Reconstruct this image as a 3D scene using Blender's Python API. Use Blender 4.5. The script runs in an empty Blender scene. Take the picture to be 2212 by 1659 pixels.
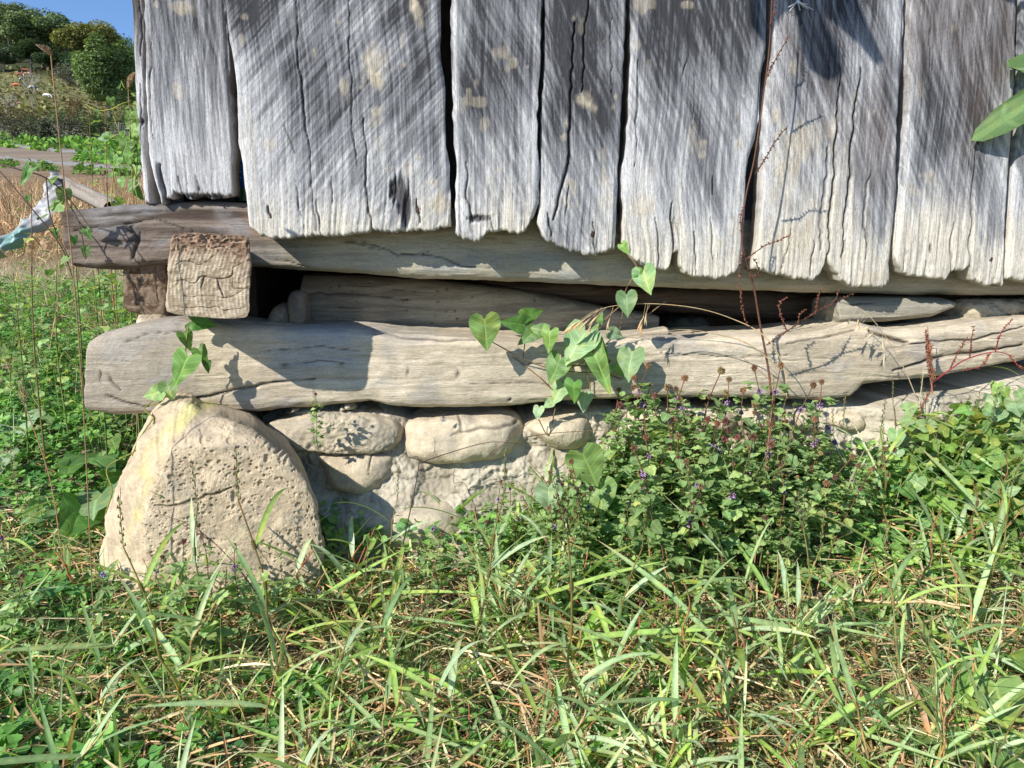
import bpy, bmesh, math, random
import numpy as np
from mathutils import Vector, Matrix
R = math.radians
random.seed(7)
rng = np.random.default_rng(11)
SC = bpy.context.scene
COL = SC.collection

# ------------------------------------------------------------------ camera
CAM_H = 0.56
PITCH = R(9.0)
F = 1597.0                       # focal length in pixels of a 2212 px wide frame
cam_d = bpy.data.cameras.new('camera')
cam_d.sensor_width = 36.0
cam_d.lens = 36.0 * F / 2212.0
cam_d.clip_start = 0.02
cam_d.clip_end = 3000
cam = bpy.data.objects.new('camera', cam_d)
COL.objects.link(cam)
cam.location = (0, 0, CAM_H)
cam.rotation_euler = (R(90) - PITCH, 0, 0)
SC.camera = cam

# ------------------------------------------------------------------ sun and sky
WPHI = R(3.0)                    # the wall runs slightly away to the right
A = np.array([math.cos(WPHI), math.sin(WPHI), 0.0])      # along the wall
N = np.array([math.sin(WPHI), -math.cos(WPHI), 0.0])     # out of the wall
O0 = np.array([0.0, 1.40, 0.0])
SX, SZ = 1.06, 0.95
sun_to = -(SX * A - N - SZ * np.array([0, 0, 1.0]))
sun_to /= np.linalg.norm(sun_to)
elev = math.asin(sun_to[2])
azim = math.atan2(sun_to[0], sun_to[1])
world = bpy.data.worlds.new('World')
SC.world = world
world.use_nodes = True
nt = world.node_tree
nt.nodes.clear()
sky = nt.nodes.new('ShaderNodeTexSky')
sky.sky_type = 'NISHITA'
sky.sun_disc = False
sky.sun_elevation = elev
sky.sun_rotation = azim
sky.altitude = 1200
sky.air_density = 1.0
sky.dust_density = 0.0
sky.ozone_density = 6.0
bg = nt.nodes.new('ShaderNodeBackground')
bg.inputs['Strength'].default_value = 0.125
wo = nt.nodes.new('ShaderNodeOutputWorld')
nt.links.new(sky.outputs[0], bg.inputs[0])
nt.links.new(bg.outputs[0], wo.inputs[0])
sd = bpy.data.lights.new('sun', 'SUN')
sd.energy = 4.6
sd.angle = R(0.55)
sd.color = (1.0, 0.955, 0.88)
sun = bpy.data.objects.new('sun', sd)
COL.objects.link(sun)
sun.rotation_euler = Vector(sun_to).to_track_quat('Z', 'Y').to_euler()
sun.location = (-3, -3, 5)
SC.view_settings.view_transform = 'Standard'
SC.view_settings.look = 'None'
SC.view_settings.exposure = 0.62
SC.view_settings.gamma = 1.0
SC.view_settings.use_curve_mapping = False
SC.render.engine = 'CYCLES'
SC.cycles.max_bounces = 5
SC.cycles.diffuse_bounces = 3
SC.cycles.glossy_bounces = 2
SC.cycles.transmission_bounces = 3
SC.cycles.transparent_max_bounces = 4
SC.cycles.use_denoising = True

# ------------------------------------------------------------------ geometry of the view -> places
def ray(u, v):
    x = (np.asarray(u, float) - 1106) / F
    y = (829.5 - np.asarray(v, float)) / F
    c, s = math.cos(PITCH), math.sin(PITCH)
    return np.stack([x, c + y * s, -s + y * c], -1)

def wall_sz(u, v, o=0.0):
    """place on the plane parallel to the wall, o metres in front of it -> (along, height)"""
    d = ray(u, v)
    p0 = O0 + N * o - np.array([0, 0, CAM_H])
    t = (p0 @ N) / (d @ N)
    P = d * t[..., None] + np.array([0, 0, CAM_H])
    return (P - O0) @ A, P[..., 2]

def wp(s, z, o):
    s = np.asarray(s, float); z = np.asarray(z, float); o = np.asarray(o, float)
    s, z, o = np.broadcast_arrays(s, z, o)
    return O0 + s[..., None] * A + o[..., None] * N + z[..., None] * np.array([0, 0, 1.0])

def at_wall(u, v, o=0.0):
    s, z = wall_sz(u, v, o)
    return wp(s, z, o)

def at_y(u, v, y):
    d = ray(u, v)
    return d * (y / d[..., 1])[..., None] + np.array([0, 0, CAM_H])

# ------------------------------------------------------------------ noise
def _h(ix, iy, iz, seed):
    with np.errstate(over='ignore'):
        n = (ix.astype(np.uint32) * np.uint32(374761393) + iy.astype(np.uint32) * np.uint32(668265263)
             + iz.astype(np.uint32) * np.uint32(2147483647 - 1274126177) + np.uint32((seed * 974711 + 12345) % 4294967291))
        n = (n ^ (n >> np.uint32(13))) * np.uint32(1274126177)
        n = (n ^ (n >> np.uint32(16))) * np.uint32(2246822519)
        n = n ^ (n >> np.uint32(15))
    return n.astype(np.float64) / 4294967295.0 * 2 - 1

def vn(x, y, z=0.0, seed=0):
    x, y, z = np.broadcast_arrays(np.asarray(x, float), np.asarray(y, float), np.asarray(z, float))
    xi, yi, zi = np.floor(x), np.floor(y), np.floor(z)
    fx, fy, fz = x - xi, y - yi, z - zi
    fx = fx * fx * (3 - 2 * fx); fy = fy * fy * (3 - 2 * fy); fz = fz * fz * (3 - 2 * fz)
    xi = xi.astype(np.int64); yi = yi.astype(np.int64); zi = zi.astype(np.int64)
    out = 0
    for dx in (0, 1):
        wx = fx if dx else 1 - fx
        for dy in (0, 1):
            wy = fy if dy else 1 - fy
            for dz in (0, 1):
                if dz and not np.any(fz): continue
                wz = fz if dz else 1 - fz
                out = out + wx * wy * wz * _h(xi + dx, yi + dy, zi + dz, seed)
    return out

def fbm(x, y, z=0.0, seed=0, octv=4, gain=0.5):
    a, t, r = 1.0, 0.0, 0.0
    f = 1.0
    for k in range(octv):
        r = r + a * vn(np.asarray(x) * f, np.asarray(y) * f, np.asarray(z) * f, seed + k * 17)
        t += a; a *= gain; f *= 2.03
    return r / t

def sm(x, a, b):
    t = np.clip((np.asarray(x, float) - a) / (b - a), 0, 1)
    return t * t * (3 - 2 * t)

def mixc(a, b, t):
    t = np.asarray(t)[..., None]
    return np.asarray(a) * (1 - t) + np.asarray(b) * t

def seg_dist(s, z, poly):
    """distance of points to a polyline and position 0..1 along it"""
    best = np.full(np.shape(s), 9.0); par = np.zeros(np.shape(s))
    n = len(poly) - 1
    for k in range(n):
        ax, az = poly[k]; bx, bz = poly[k + 1]
        dx, dz = bx - ax, bz - az
        L = dx * dx + dz * dz + 1e-12
        t = np.clip(((s - ax) * dx + (z - az) * dz) / L, 0, 1)
        d = np.hypot(s - ax - t * dx, z - az - t * dz)
        m = d < best
        best = np.where(m, d, best); par = np.where(m, (k + t) / n, par)
    return best, par

def poly_sz(pts, o=0.0):
    p = np.array(pts, float)
    s, z = wall_sz(p[:, 0], p[:, 1], o)
    return list(zip(s, z))

# ------------------------------------------------------------------ meshes
def new_mesh(name, V, Fq=None, Ft=None, col=None, uv=None, smooth=True):
    me = bpy.data.meshes.new(name)
    V = np.asarray(V, np.float32)
    me.vertices.add(len(V)); me.vertices.foreach_set('co', V.ravel())
    nq = 0 if Fq is None else len(Fq); ntr = 0 if Ft is None else len(Ft)
    parts = []
    if nq: parts.append(np.asarray(Fq, np.int32).ravel())
    if ntr: parts.append(np.asarray(Ft, np.int32).ravel())
    loops = np.concatenate(parts)
    me.loops.add(len(loops)); me.loops.foreach_set('vertex_index', loops)
    me.polygons.add(nq + ntr)
    st = np.concatenate([np.arange(nq) * 4, nq * 4 + np.arange(ntr) * 3]).astype(np.int32)
    me.polygons.foreach_set('loop_start', st)
    me.polygons.foreach_set('use_smooth', np.full(nq + ntr, smooth))
    if col is not None:
        at = me.color_attributes.new('Col', 'FLOAT_COLOR', 'POINT')
        c = np.ones((len(V), 4), np.float32); c[:, :3] = np.clip(col, 0, 1)
        at.data.foreach_set('color', c.ravel())
    if uv is not None:
        l = me.uv_layers.new(name='UVMap')
        l.data.foreach_set('uv', np.asarray(uv, np.float32)[loops].ravel())
    me.update(); me.validate()
    return me

def tag(o, label=None, cat=None, group=None, kind=None):
    if label: o['label'] = label
    if cat: o['category'] = cat
    if group: o['group'] = group
    if kind: o['kind'] = kind
    return o

def ob(name, me, mat=None, parent=None, loc=None):
    o = bpy.data.objects.new(name, me)
    COL.objects.link(o)
    if mat is not None and me is not None and not me.materials: me.materials.append(mat)
    if parent is not None: o.parent = parent
    if loc is not None: o.location = loc
    return o

def empty(name, loc=(0, 0, 0)):
    o = bpy.data.objects.new(name, None)
    o.empty_display_size = 0.05
    COL.objects.link(o); o.location = loc
    return o

def copy_thing(root):
    c = root.copy(); COL.objects.link(c)
    for ch in root.children:
        d = ch.copy(); COL.objects.link(d); d.parent = c
        for g in ch.children:
            e = g.copy(); COL.objects.link(e); e.parent = d
    return c

def grid_faces(nr, nc, wrap=False):
    i = np.arange(nr - 1)[:, None]; j = np.arange(nc if wrap else nc - 1)[None, :]
    j2 = (j + 1) % nc
    return np.stack([i * nc + j, i * nc + j2, (i + 1) * nc + j2, (i + 1) * nc + j], -1).reshape(-1, 4)

def tube(pts, rad, sides=5, cap=True):
    P = np.asarray(pts, float); n = len(P)
    rad = np.broadcast_to(np.asarray(rad, float), (n,))
    T = np.gradient(P, axis=0); T /= np.linalg.norm(T, axis=1)[:, None] + 1e-12
    ref = np.where(np.abs(T[:, 2:3]) > 0.9, np.array([[1.0, 0, 0]]), np.array([[0, 0, 1.0]]))
    B = np.cross(T, ref); B /= np.linalg.norm(B, axis=1)[:, None] + 1e-12
    C = np.cross(T, B)
    a = np.arange(sides) / sides * 2 * np.pi
    V = P[:, None] + rad[:, None, None] * (np.cos(a)[None, :, None] * B[:, None] + np.sin(a)[None, :, None] * C[:, None])
    return V.reshape(-1, 3), grid_faces(n, sides, True)

class Acc:
    """collects pieces into one mesh"""
    def __init__(s): s.V = []; s.Q = []; s.T = []; s.C = []; s.U = []; s.n = 0
    def add(s, V, Q=None, T=None, col=(.5, .5, .5), uv=None):
        V = np.asarray(V, float)
        s.V.append(V)
        if Q is not None and len(Q): s.Q.append(np.asarray(Q) + s.n)
        if T is not None and len(T): s.T.append(np.asarray(T) + s.n)
        s.C.append(np.broadcast_to(np.asarray(col, float), (len(V), 3)))
        s.U.append(np.zeros((len(V), 2)) if uv is None else np.asarray(uv))
        s.n += len(V)
        return s
    def tube(s, pts, rad, sides=5, col=(.5, .5, .5)):
        V, Q = tube(pts, rad, sides); return s.add(V, Q, col=col)
    def mesh(s, name, smooth=True):
        return new_mesh(name, np.concatenate(s.V), np.concatenate(s.Q) if s.Q else None,
                        np.concatenate(s.T) if s.T else None, np.concatenate(s.C), np.concatenate(s.U), smooth)

def smooth_path(pts, n=12):
    """Catmull-Rom through points"""
    P = np.asarray(pts, float)
    P = np.vstack([2 * P[0] - P[1], P, 2 * P[-1] - P[-2]])
    out = []
    for k in range(1, len(P) - 2):
        t = np.linspace(0, 1, n, endpoint=False)[:, None]
        p0, p1, p2, p3 = P[k - 1], P[k], P[k + 1], P[k + 2]
        out.append(0.5 * ((2 * p1) + (-p0 + p2) * t + (2 * p0 - 5 * p1 + 4 * p2 - p3) * t ** 2 + (-p0 + 3 * p1 - 3 * p2 + p3) * t ** 3))
    out.append(P[-2][None])
    return np.vstack(out)

# ------------------------------------------------------------------ materials
def mat_new(name):
    m = bpy.data.materials.new(name); m.use_nodes = True
    m.node_tree.nodes.clear()
    return m, m.node_tree.nodes, m.node_tree.links

def mat_surface(name, scale=(1, 1, 1), fine=300, bump=0.25, rough=0.9, tint=None, var=0.25, use_col=True, bdist=0.0015, spec=0.25):
    """colour from the mesh (its own wood / mud / stone colours) broken up by fine procedural grain and relief"""
    m, n, l = mat_new(name)
    out = n.new('ShaderNodeOutputMaterial'); b = n.new('ShaderNodeBsdfPrincipled')
    l.new(b.outputs[0], out.inputs[0])
    b.inputs['Roughness'].default_value = rough
    b.inputs['Specular IOR Level'].default_value = spec
    tc = n.new('ShaderNodeTexCoord'); mp = n.new('ShaderNodeMapping')
    mp.inputs['Scale'].default_value = scale
    l.new(tc.outputs['Object'], mp.inputs[0])
    nz = n.new('ShaderNodeTexNoise'); nz.inputs['Scale'].default_value = fine
    nz.inputs['Detail'].default_value = 6; nz.inputs['Roughness'].default_value = 0.65
    l.new(mp.outputs[0], nz.inputs['Vector'])
    mr = n.new('ShaderNodeMapRange')
    mr.inputs[1].default_value = 0.3; mr.inputs[2].default_value = 0.7
    mr.inputs[3].default_value = 1 - var; mr.inputs[4].default_value = 1 + var * 0.8
    n2 = n.new('ShaderNodeTexNoise'); n2.inputs['Scale'].default_value = fine * .27
    n2.inputs['Detail'].default_value = 5; n2.inputs['Roughness'].default_value = 0.7
    l.new(mp.outputs[0], n2.inputs['Vector'])
    av = n.new('ShaderNodeMix'); av.inputs[0].default_value = 0.45
    l.new(nz.outputs['Fac'], av.inputs[2]); l.new(n2.outputs['Fac'], av.inputs[3])
    n3 = n.new('ShaderNodeTexNoise'); n3.inputs['Scale'].default_value = fine * 1.1
    n3.inputs['Detail'].default_value = 3; n3.inputs['Roughness'].default_value = 0.8
    mp3 = n.new('ShaderNodeMapping'); mp3.inputs['Scale'].default_value = tuple(max(k, .3) for k in scale)
    l.new(tc.outputs['Object'], mp3.inputs[0]); l.new(mp3.outputs[0], n3.inputs['Vector'])
    av2 = n.new('ShaderNodeMix'); av2.inputs[0].default_value = 0.38
    l.new(av.outputs[0], av2.inputs[2]); l.new(n3.outputs['Fac'], av2.inputs[3])
    l.new(av2.outputs[0], mr.inputs[0])
    mr.inputs[1].default_value = 0.36; mr.inputs[2].default_value = 0.64
    mx = n.new('ShaderNodeMix'); mx.data_type = 'RGBA'; mx.blend_type = 'MULTIPLY'
    mx.inputs[0].default_value = 1.0
    if use_col:
        at = n.new('ShaderNodeAttribute'); at.attribute_name = 'Col'
        l.new(at.outputs['Color'], mx.inputs[6])
    else:
        mx.inputs[6].default_value = (*tint, 1)
    cb = n.new('ShaderNodeCombineColor')
    for k in range(3): l.new(mr.outputs[0], cb.inputs[k])
    l.new(cb.outputs[0], mx.inputs[7])
    l.new(mx.outputs[2], b.inputs['Base Color'])
    bp = n.new('ShaderNodeBump'); bp.inputs['Strength'].default_value = bump; bp.inputs['Distance'].default_value = bdist
    l.new(av2.outputs[0], bp.inputs['Height']); l.new(bp.outputs[0], b.inputs['Normal'])
    return m

def mat_leaf(name, rough=0.5, trans=0.3, veins=7.0, var=0.25, spec=0.35, slope=0.8):
    m, n, l = mat_new(name)
    out = n.new('ShaderNodeOutputMaterial'); b = n.new('ShaderNodeBsdfPrincipled')
    b.inputs['Roughness'].default_value = rough
    b.inputs['Specular IOR Level'].default_value = spec
    at = n.new('ShaderNodeAttribute'); at.attribute_name = 'Col'
    col = at.outputs['Color']
    oi = n.new('ShaderNodeObjectInfo')
    hs = n.new('ShaderNodeHueSaturation')
    m1 = n.new('ShaderNodeMapRange'); m1.inputs[3].default_value = 1 - var; m1.inputs[4].default_value = 1 + var
    l.new(oi.outputs['Random'], m1.inputs[0]); l.new(m1.outputs[0], hs.inputs['Value'])
    m2 = n.new('ShaderNodeMapRange'); m2.inputs[3].default_value = 0.485; m2.inputs[4].default_value = 0.512
    mul = n.new('ShaderNodeMath'); mul.operation = 'MULTIPLY'; mul.inputs[1].default_value = 7.31
    fr = n.new('ShaderNodeMath'); fr.operation = 'FRACT'
    l.new(oi.outputs['Random'], mul.inputs[0]); l.new(mul.outputs[0], fr.inputs[0]); l.new(fr.outputs[0], m2.inputs[0])
    l.new(m2.outputs[0], hs.inputs['Hue']); l.new(col, hs.inputs['Color'])
    col = hs.outputs[0]
    if veins:
        uv = n.new('ShaderNodeUVMap'); sp = n.new('ShaderNodeSeparateXYZ'); l.new(uv.outputs[0], sp.inputs[0])
        ab = n.new('ShaderNodeMath'); ab.operation = 'ABSOLUTE'; l.new(sp.outputs[0], ab.inputs[0])
        w = n.new('ShaderNodeMath'); w.operation = 'MULTIPLY_ADD'; w.inputs[1].default_value = -slope
        l.new(ab.outputs[0], w.inputs[0]); l.new(sp.outputs[1], w.inputs[2])
        s1 = n.new('ShaderNodeMath'); s1.operation = 'MULTIPLY'; s1.inputs[1].default_value = veins * 2 * math.pi
        l.new(w.outputs[0], s1.inputs[0])
        si = n.new('ShaderNodeMath'); si.operation = 'SINE'; l.new(s1.outputs[0], si.inputs[0])
        r1 = n.new('ShaderNodeMapRange'); r1.inputs[1].default_value = 0.8; r1.inputs[2].default_value = 1.0
        r1.inputs[3].default_value = 0; r1.inputs[4].default_value = 0.45
        l.new(si.outputs[0], r1.inputs[0])
        r2 = n.new('ShaderNodeMapRange'); r2.inputs[1].default_value = 0.035; r2.inputs[2].default_value = 0.015
        r2.inputs[3].default_value = 0; r2.inputs[4].default_value = 0.6
        l.new(ab.outputs[0], r2.inputs[0])
        mxm = n.new('ShaderNodeMath'); mxm.operation = 'MAXIMUM'; l.new(r1.outputs[0], mxm.inputs[0]); l.new(r2.outputs[0], mxm.inputs[1])
        mx = n.new('ShaderNodeMix'); mx.data_type = 'RGBA'
        l.new(mxm.outputs[0], mx.inputs[0]); l.new(col, mx.inputs[6])
        br = n.new('ShaderNodeMix'); br.data_type = 'RGBA'; br.blend_type = 'MULTIPLY'; br.inputs[0].default_value = 1
        br.inputs[7].default_value = (1.9, 1.7, 1.6, 1); br.clamp_result = False
        l.new(col, br.inputs[6]); l.new(br.outputs[2], mx.inputs[7])
        col = mx.outputs[2]
        bp = n.new('ShaderNodeBump'); bp.inputs['Strength'].default_value = 0.5; bp.inputs['Distance'].default_value = 0.001
        bp.invert = True
        l.new(mxm.outputs[0], bp.inputs['Height']); l.new(bp.outputs[0], b.inputs['Normal'])
    tc = n.new('ShaderNodeTexCoord')
    nz = n.new('ShaderNodeTexNoise'); nz.inputs['Scale'].default_value = 120; nz.inputs['Detail'].default_value = 3
    l.new(tc.outputs['Object'], nz.inputs['Vector'])
    mr = n.new('ShaderNodeMapRange'); mr.inputs[1].default_value = 0.3; mr.inputs[2].default_value = 0.7
    mr.inputs[3].default_value = 0.82; mr.inputs[4].default_value = 1.18
    l.new(nz.outputs['Fac'], mr.inputs[0])
    ny = n.new('ShaderNodeTexNoise'); ny.inputs['Scale'].default_value = 38; ny.inputs['Detail'].default_value = 2
    gy_ = n.new('ShaderNodeNewGeometry'); l.new(gy_.outputs['Position'], ny.inputs['Vector'])
    ry = n.new('ShaderNodeMapRange'); ry.inputs[1].default_value = .52; ry.inputs[2].default_value = .72; ry.inputs[3].default_value = 0; ry.inputs[4].default_value = .55
    l.new(ny.outputs['Fac'], ry.inputs[0])
    my = n.new('ShaderNodeMix'); my.data_type = 'RGBA'; my.blend_type = 'MULTIPLY'; my.clamp_result = False; my.inputs[7].default_value = (1.75, 1.2, .8, 1)
    l.new(ry.outputs[0], my.inputs[0]); l.new(col, my.inputs[6]); col = my.outputs[2]
    vm = n.new('ShaderNodeVectorMath'); vm.operation = 'SCALE'
    l.new(col, vm.inputs[0]); l.new(mr.outputs[0], vm.inputs['Scale'])
    l.new(vm.outputs[0], b.inputs['Base Color'])
    if trans > 0:
        tr = n.new('ShaderNodeBsdfTranslucent'); ms = n.new('ShaderNodeMixShader'); ms.inputs[0].default_value = trans
        g = n.new('ShaderNodeMix'); g.data_type = 'RGBA'; g.blend_type = 'MULTIPLY'; g.inputs[0].default_value = 1
        g.inputs[7].default_value = (1.5, 1.7, 0.6, 1); g.clamp_result = False
        l.new(vm.outputs[0], g.inputs[6]); l.new(g.outputs[2], tr.inputs[0])
        l.new(b.outputs[0], ms.inputs[1]); l.new(tr.outputs[0], ms.inputs[2]); l.new(ms.outputs[0], out.inputs[0])
    else:
        l.new(b.outputs[0], out.inputs[0])
    return m

def mat_plain(name, c, rough=0.7, var=0.2, scale=200, metal=0):
    m = mat_surface(name, fine=scale, bump=0.2, rough=rough, tint=c, var=var, use_col=False)
    return m

M = {}
M['plank'] = mat_surface('weathered plank', (1, 1, .06), 560, .9, .85, var=.62, bdist=.004)
M['beam'] = mat_surface('dusty beam', (.06, 1, 1), 520, 1.0, .92, var=.38, bdist=.004)
M['stone'] = mat_surface('dusty stone', (1, 1, 1), 300, .9, .95, var=.22, bdist=.004, spec=.15)
M['mortar'] = mat_surface('clay mortar', (1, 1, 1), 200, .8, .97, var=.2, bdist=.004, spec=.1)
M['soil'] = mat_surface('soil', (1, 1, 1), 90, 1.0, .97, var=.5, bdist=.01, spec=.1)
M['leaf'] = mat_leaf('leaf green', .5, .28, 7)
M['bind'] = mat_leaf('bindweed leaf', .48, .3, 5, slope=-.6)
M['grass'] = mat_leaf('grass blade', .45, .36, 0, .2, .45)
M['small'] = mat_leaf('small leaf', .5, .3, 0, .1)
M['dry'] = mat_leaf('dry stem', .7, .1, 0, .25, .2)
M['far'] = mat_leaf('far foliage', .7, .18, 0, .1, .15)
M['bark'] = mat_surface('bark', (1, 1, .3), 30, .5, .9, var=.3)
M['rust'] = mat_plain('rusty iron', (.055, .03, .022), .75, .4, 500)

# ------------------------------------------------------------------ terrain
_Y = np.array([-400, -60, -8, 0, .6, 1.05, 1.30, 1.50, 1.80, 2.4, 3.2, 5, 9, 20, 35, 65, 80, 180, 262, 300, 420, 900.])
_Z = np.array([-12, -3, -.4, -.06, -.02, 0, .02, .08, .17, .33, .47, .73, 1.24, 2.8, 5.3, 10.9, 13.2, 34.6, 63, 80, 88, 90])
def ground_h(x, y, detail=True):
    x = np.asarray(x, float); y = np.asarray(y, float)
    z = np.interp(y, _Y, _Z)
    # the far hillside falls away to the right
    far = sm(y, 60, 200)
    z = z - far * (x + .6 * y) * .10
    ins = sm(x, -.98, -.80) * sm(y, 1.32, 1.46) * (1 - sm(y, 4.2, 5.2)) * (1 - sm(x, 3.5, 4.5))
    z = z * (1 - ins) + np.minimum(z, .05) * ins
    z = z + .10 * sm(x, -.02, .28) * sm(y, 1.02, 1.30) * (1 - sm(y, 1.45, 1.6)) * (1 - sm(x, 3, 4))
    if detail:
        near = 1 - sm(y, 3, 8)
        z = z + near * (.012 * vn(x * 9, y * 9, 0, 3) + .007 * vn(x * 30, y * 30, 0, 4) + .004 * vn(x * 80, y * 80, 0, 5))
        z = z + sm(y, 5, 40) * (.06 * vn(x * .8, y * .8, 0, 6)) + sm(y, 90, 200) * 1.2 * vn(x * .05, y * .05, 0, 8)
    return z

def axis(parts):
    out = []
    for a, b, st in parts: out.append(np.arange(a, b, st))
    return np.unique(np.concatenate(out).round(5))
gx = axis([(-420, -60, 12), (-60, -12, 2.5), (-12, -3, .4), (-3, -1.6, .06), (-1.6, 1.6, .012), (1.6, 4, .1), (4, 20, 2), (20, 400, 25)])
gy = axis([(-300, -20, 30), (-20, -2, 2), (-2, .5, .2), (.5, 1.9, .012), (1.9, 3.6, .04), (3.6, 9, .2), (9, 30, .8), (30, 80, 2), (80, 320, 4), (320, 900, 30)])
GX, GY = np.meshgrid(gx, gy)
GZ = ground_h(GX, GY)
clod = (1 - sm(GY, 1.6, 3)) * sm(GY, .3, .6)
GZ = GZ + clod * (.006 * np.abs(vn(GX * 60, GY * 60, 0, 30)) + .004 * vn(GX * 130, GY * 130, 0, 31))
n1 = fbm(GX * 8, GY * 8, 0, 20); n2 = fbm(GX * .12, GY * .12, 0, 21)
soilc = mixc((.20, .15, .105), (.34, .275, .2), sm(n1, -.4, .5))
straw = mixc((.20, .13, .085), (.28, .2, .12), sm(n1, -.4, .4))
gc = mixc(soilc, straw, sm(GY, 3.4, 5) * (1 - sm(GY, 26, 30)))
garden = mixc((.22, .17, .125), (.28, .22, .16), sm(fbm(GX * .5, GY * .5, 0, 22), -.3, .4))
gc = mixc(gc, garden, sm(GY, 24, 30))
meadow = mixc((.13, .14, .06), (.2, .19, .085), sm(fbm(GX * .08, GY * .3, 0, 23), -.4, .4))
meadow = mixc(meadow, (.13, .09, .05), .8 * sm(fbm(GX * .05, GY * .12, 0, 24), .0, .4) * (1 - sm(GY, 200, 225)))
gc = mixc(gc, meadow, sm(GY, 62, 75))
gc = mixc(gc, (.05, .06, .03), sm(GY, 262, 270))
gme = new_mesh('ground', np.stack([GX, GY, GZ], -1).reshape(-1, 3), grid_faces(*GX.shape), col=gc.reshape(-1, 3))
g = ob('ground', gme, M['soil']); tag(g, kind='structure')

# ------------------------------------------------------------------ colours of the old timber
DARK = np.array((.044, .045, .050)); MID = np.array((.195, .199, .209)); LIGHT = np.array((.50, .50, .50))
CREAM = np.array((.60, .54, .42)); TAN = np.array((.50, .43, .31)); BROWN = np.array((.17, .10, .06))

shed = empty('timber_shed', tuple(O0 + N * .05))
tag(shed, 'weathered grey timber shed of upright planks above a mud-coated base beam', 'shed')
bpy.context.view_layer.update()
SHED_OFF = -np.array(O0 + N * .05)

def into(o, root_off=SHED_OFF):
    o.location = tuple(root_off)      # mesh is built in world metres; the parent sits at the base
    return o

def polyfn(pts):
    p = sorted(pts, key=lambda q: q[1])
    zs = np.array([q[1] for q in p]); ss = np.array([q[0] for q in p])
    return lambda z: np.interp(z, zs, ss)

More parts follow.
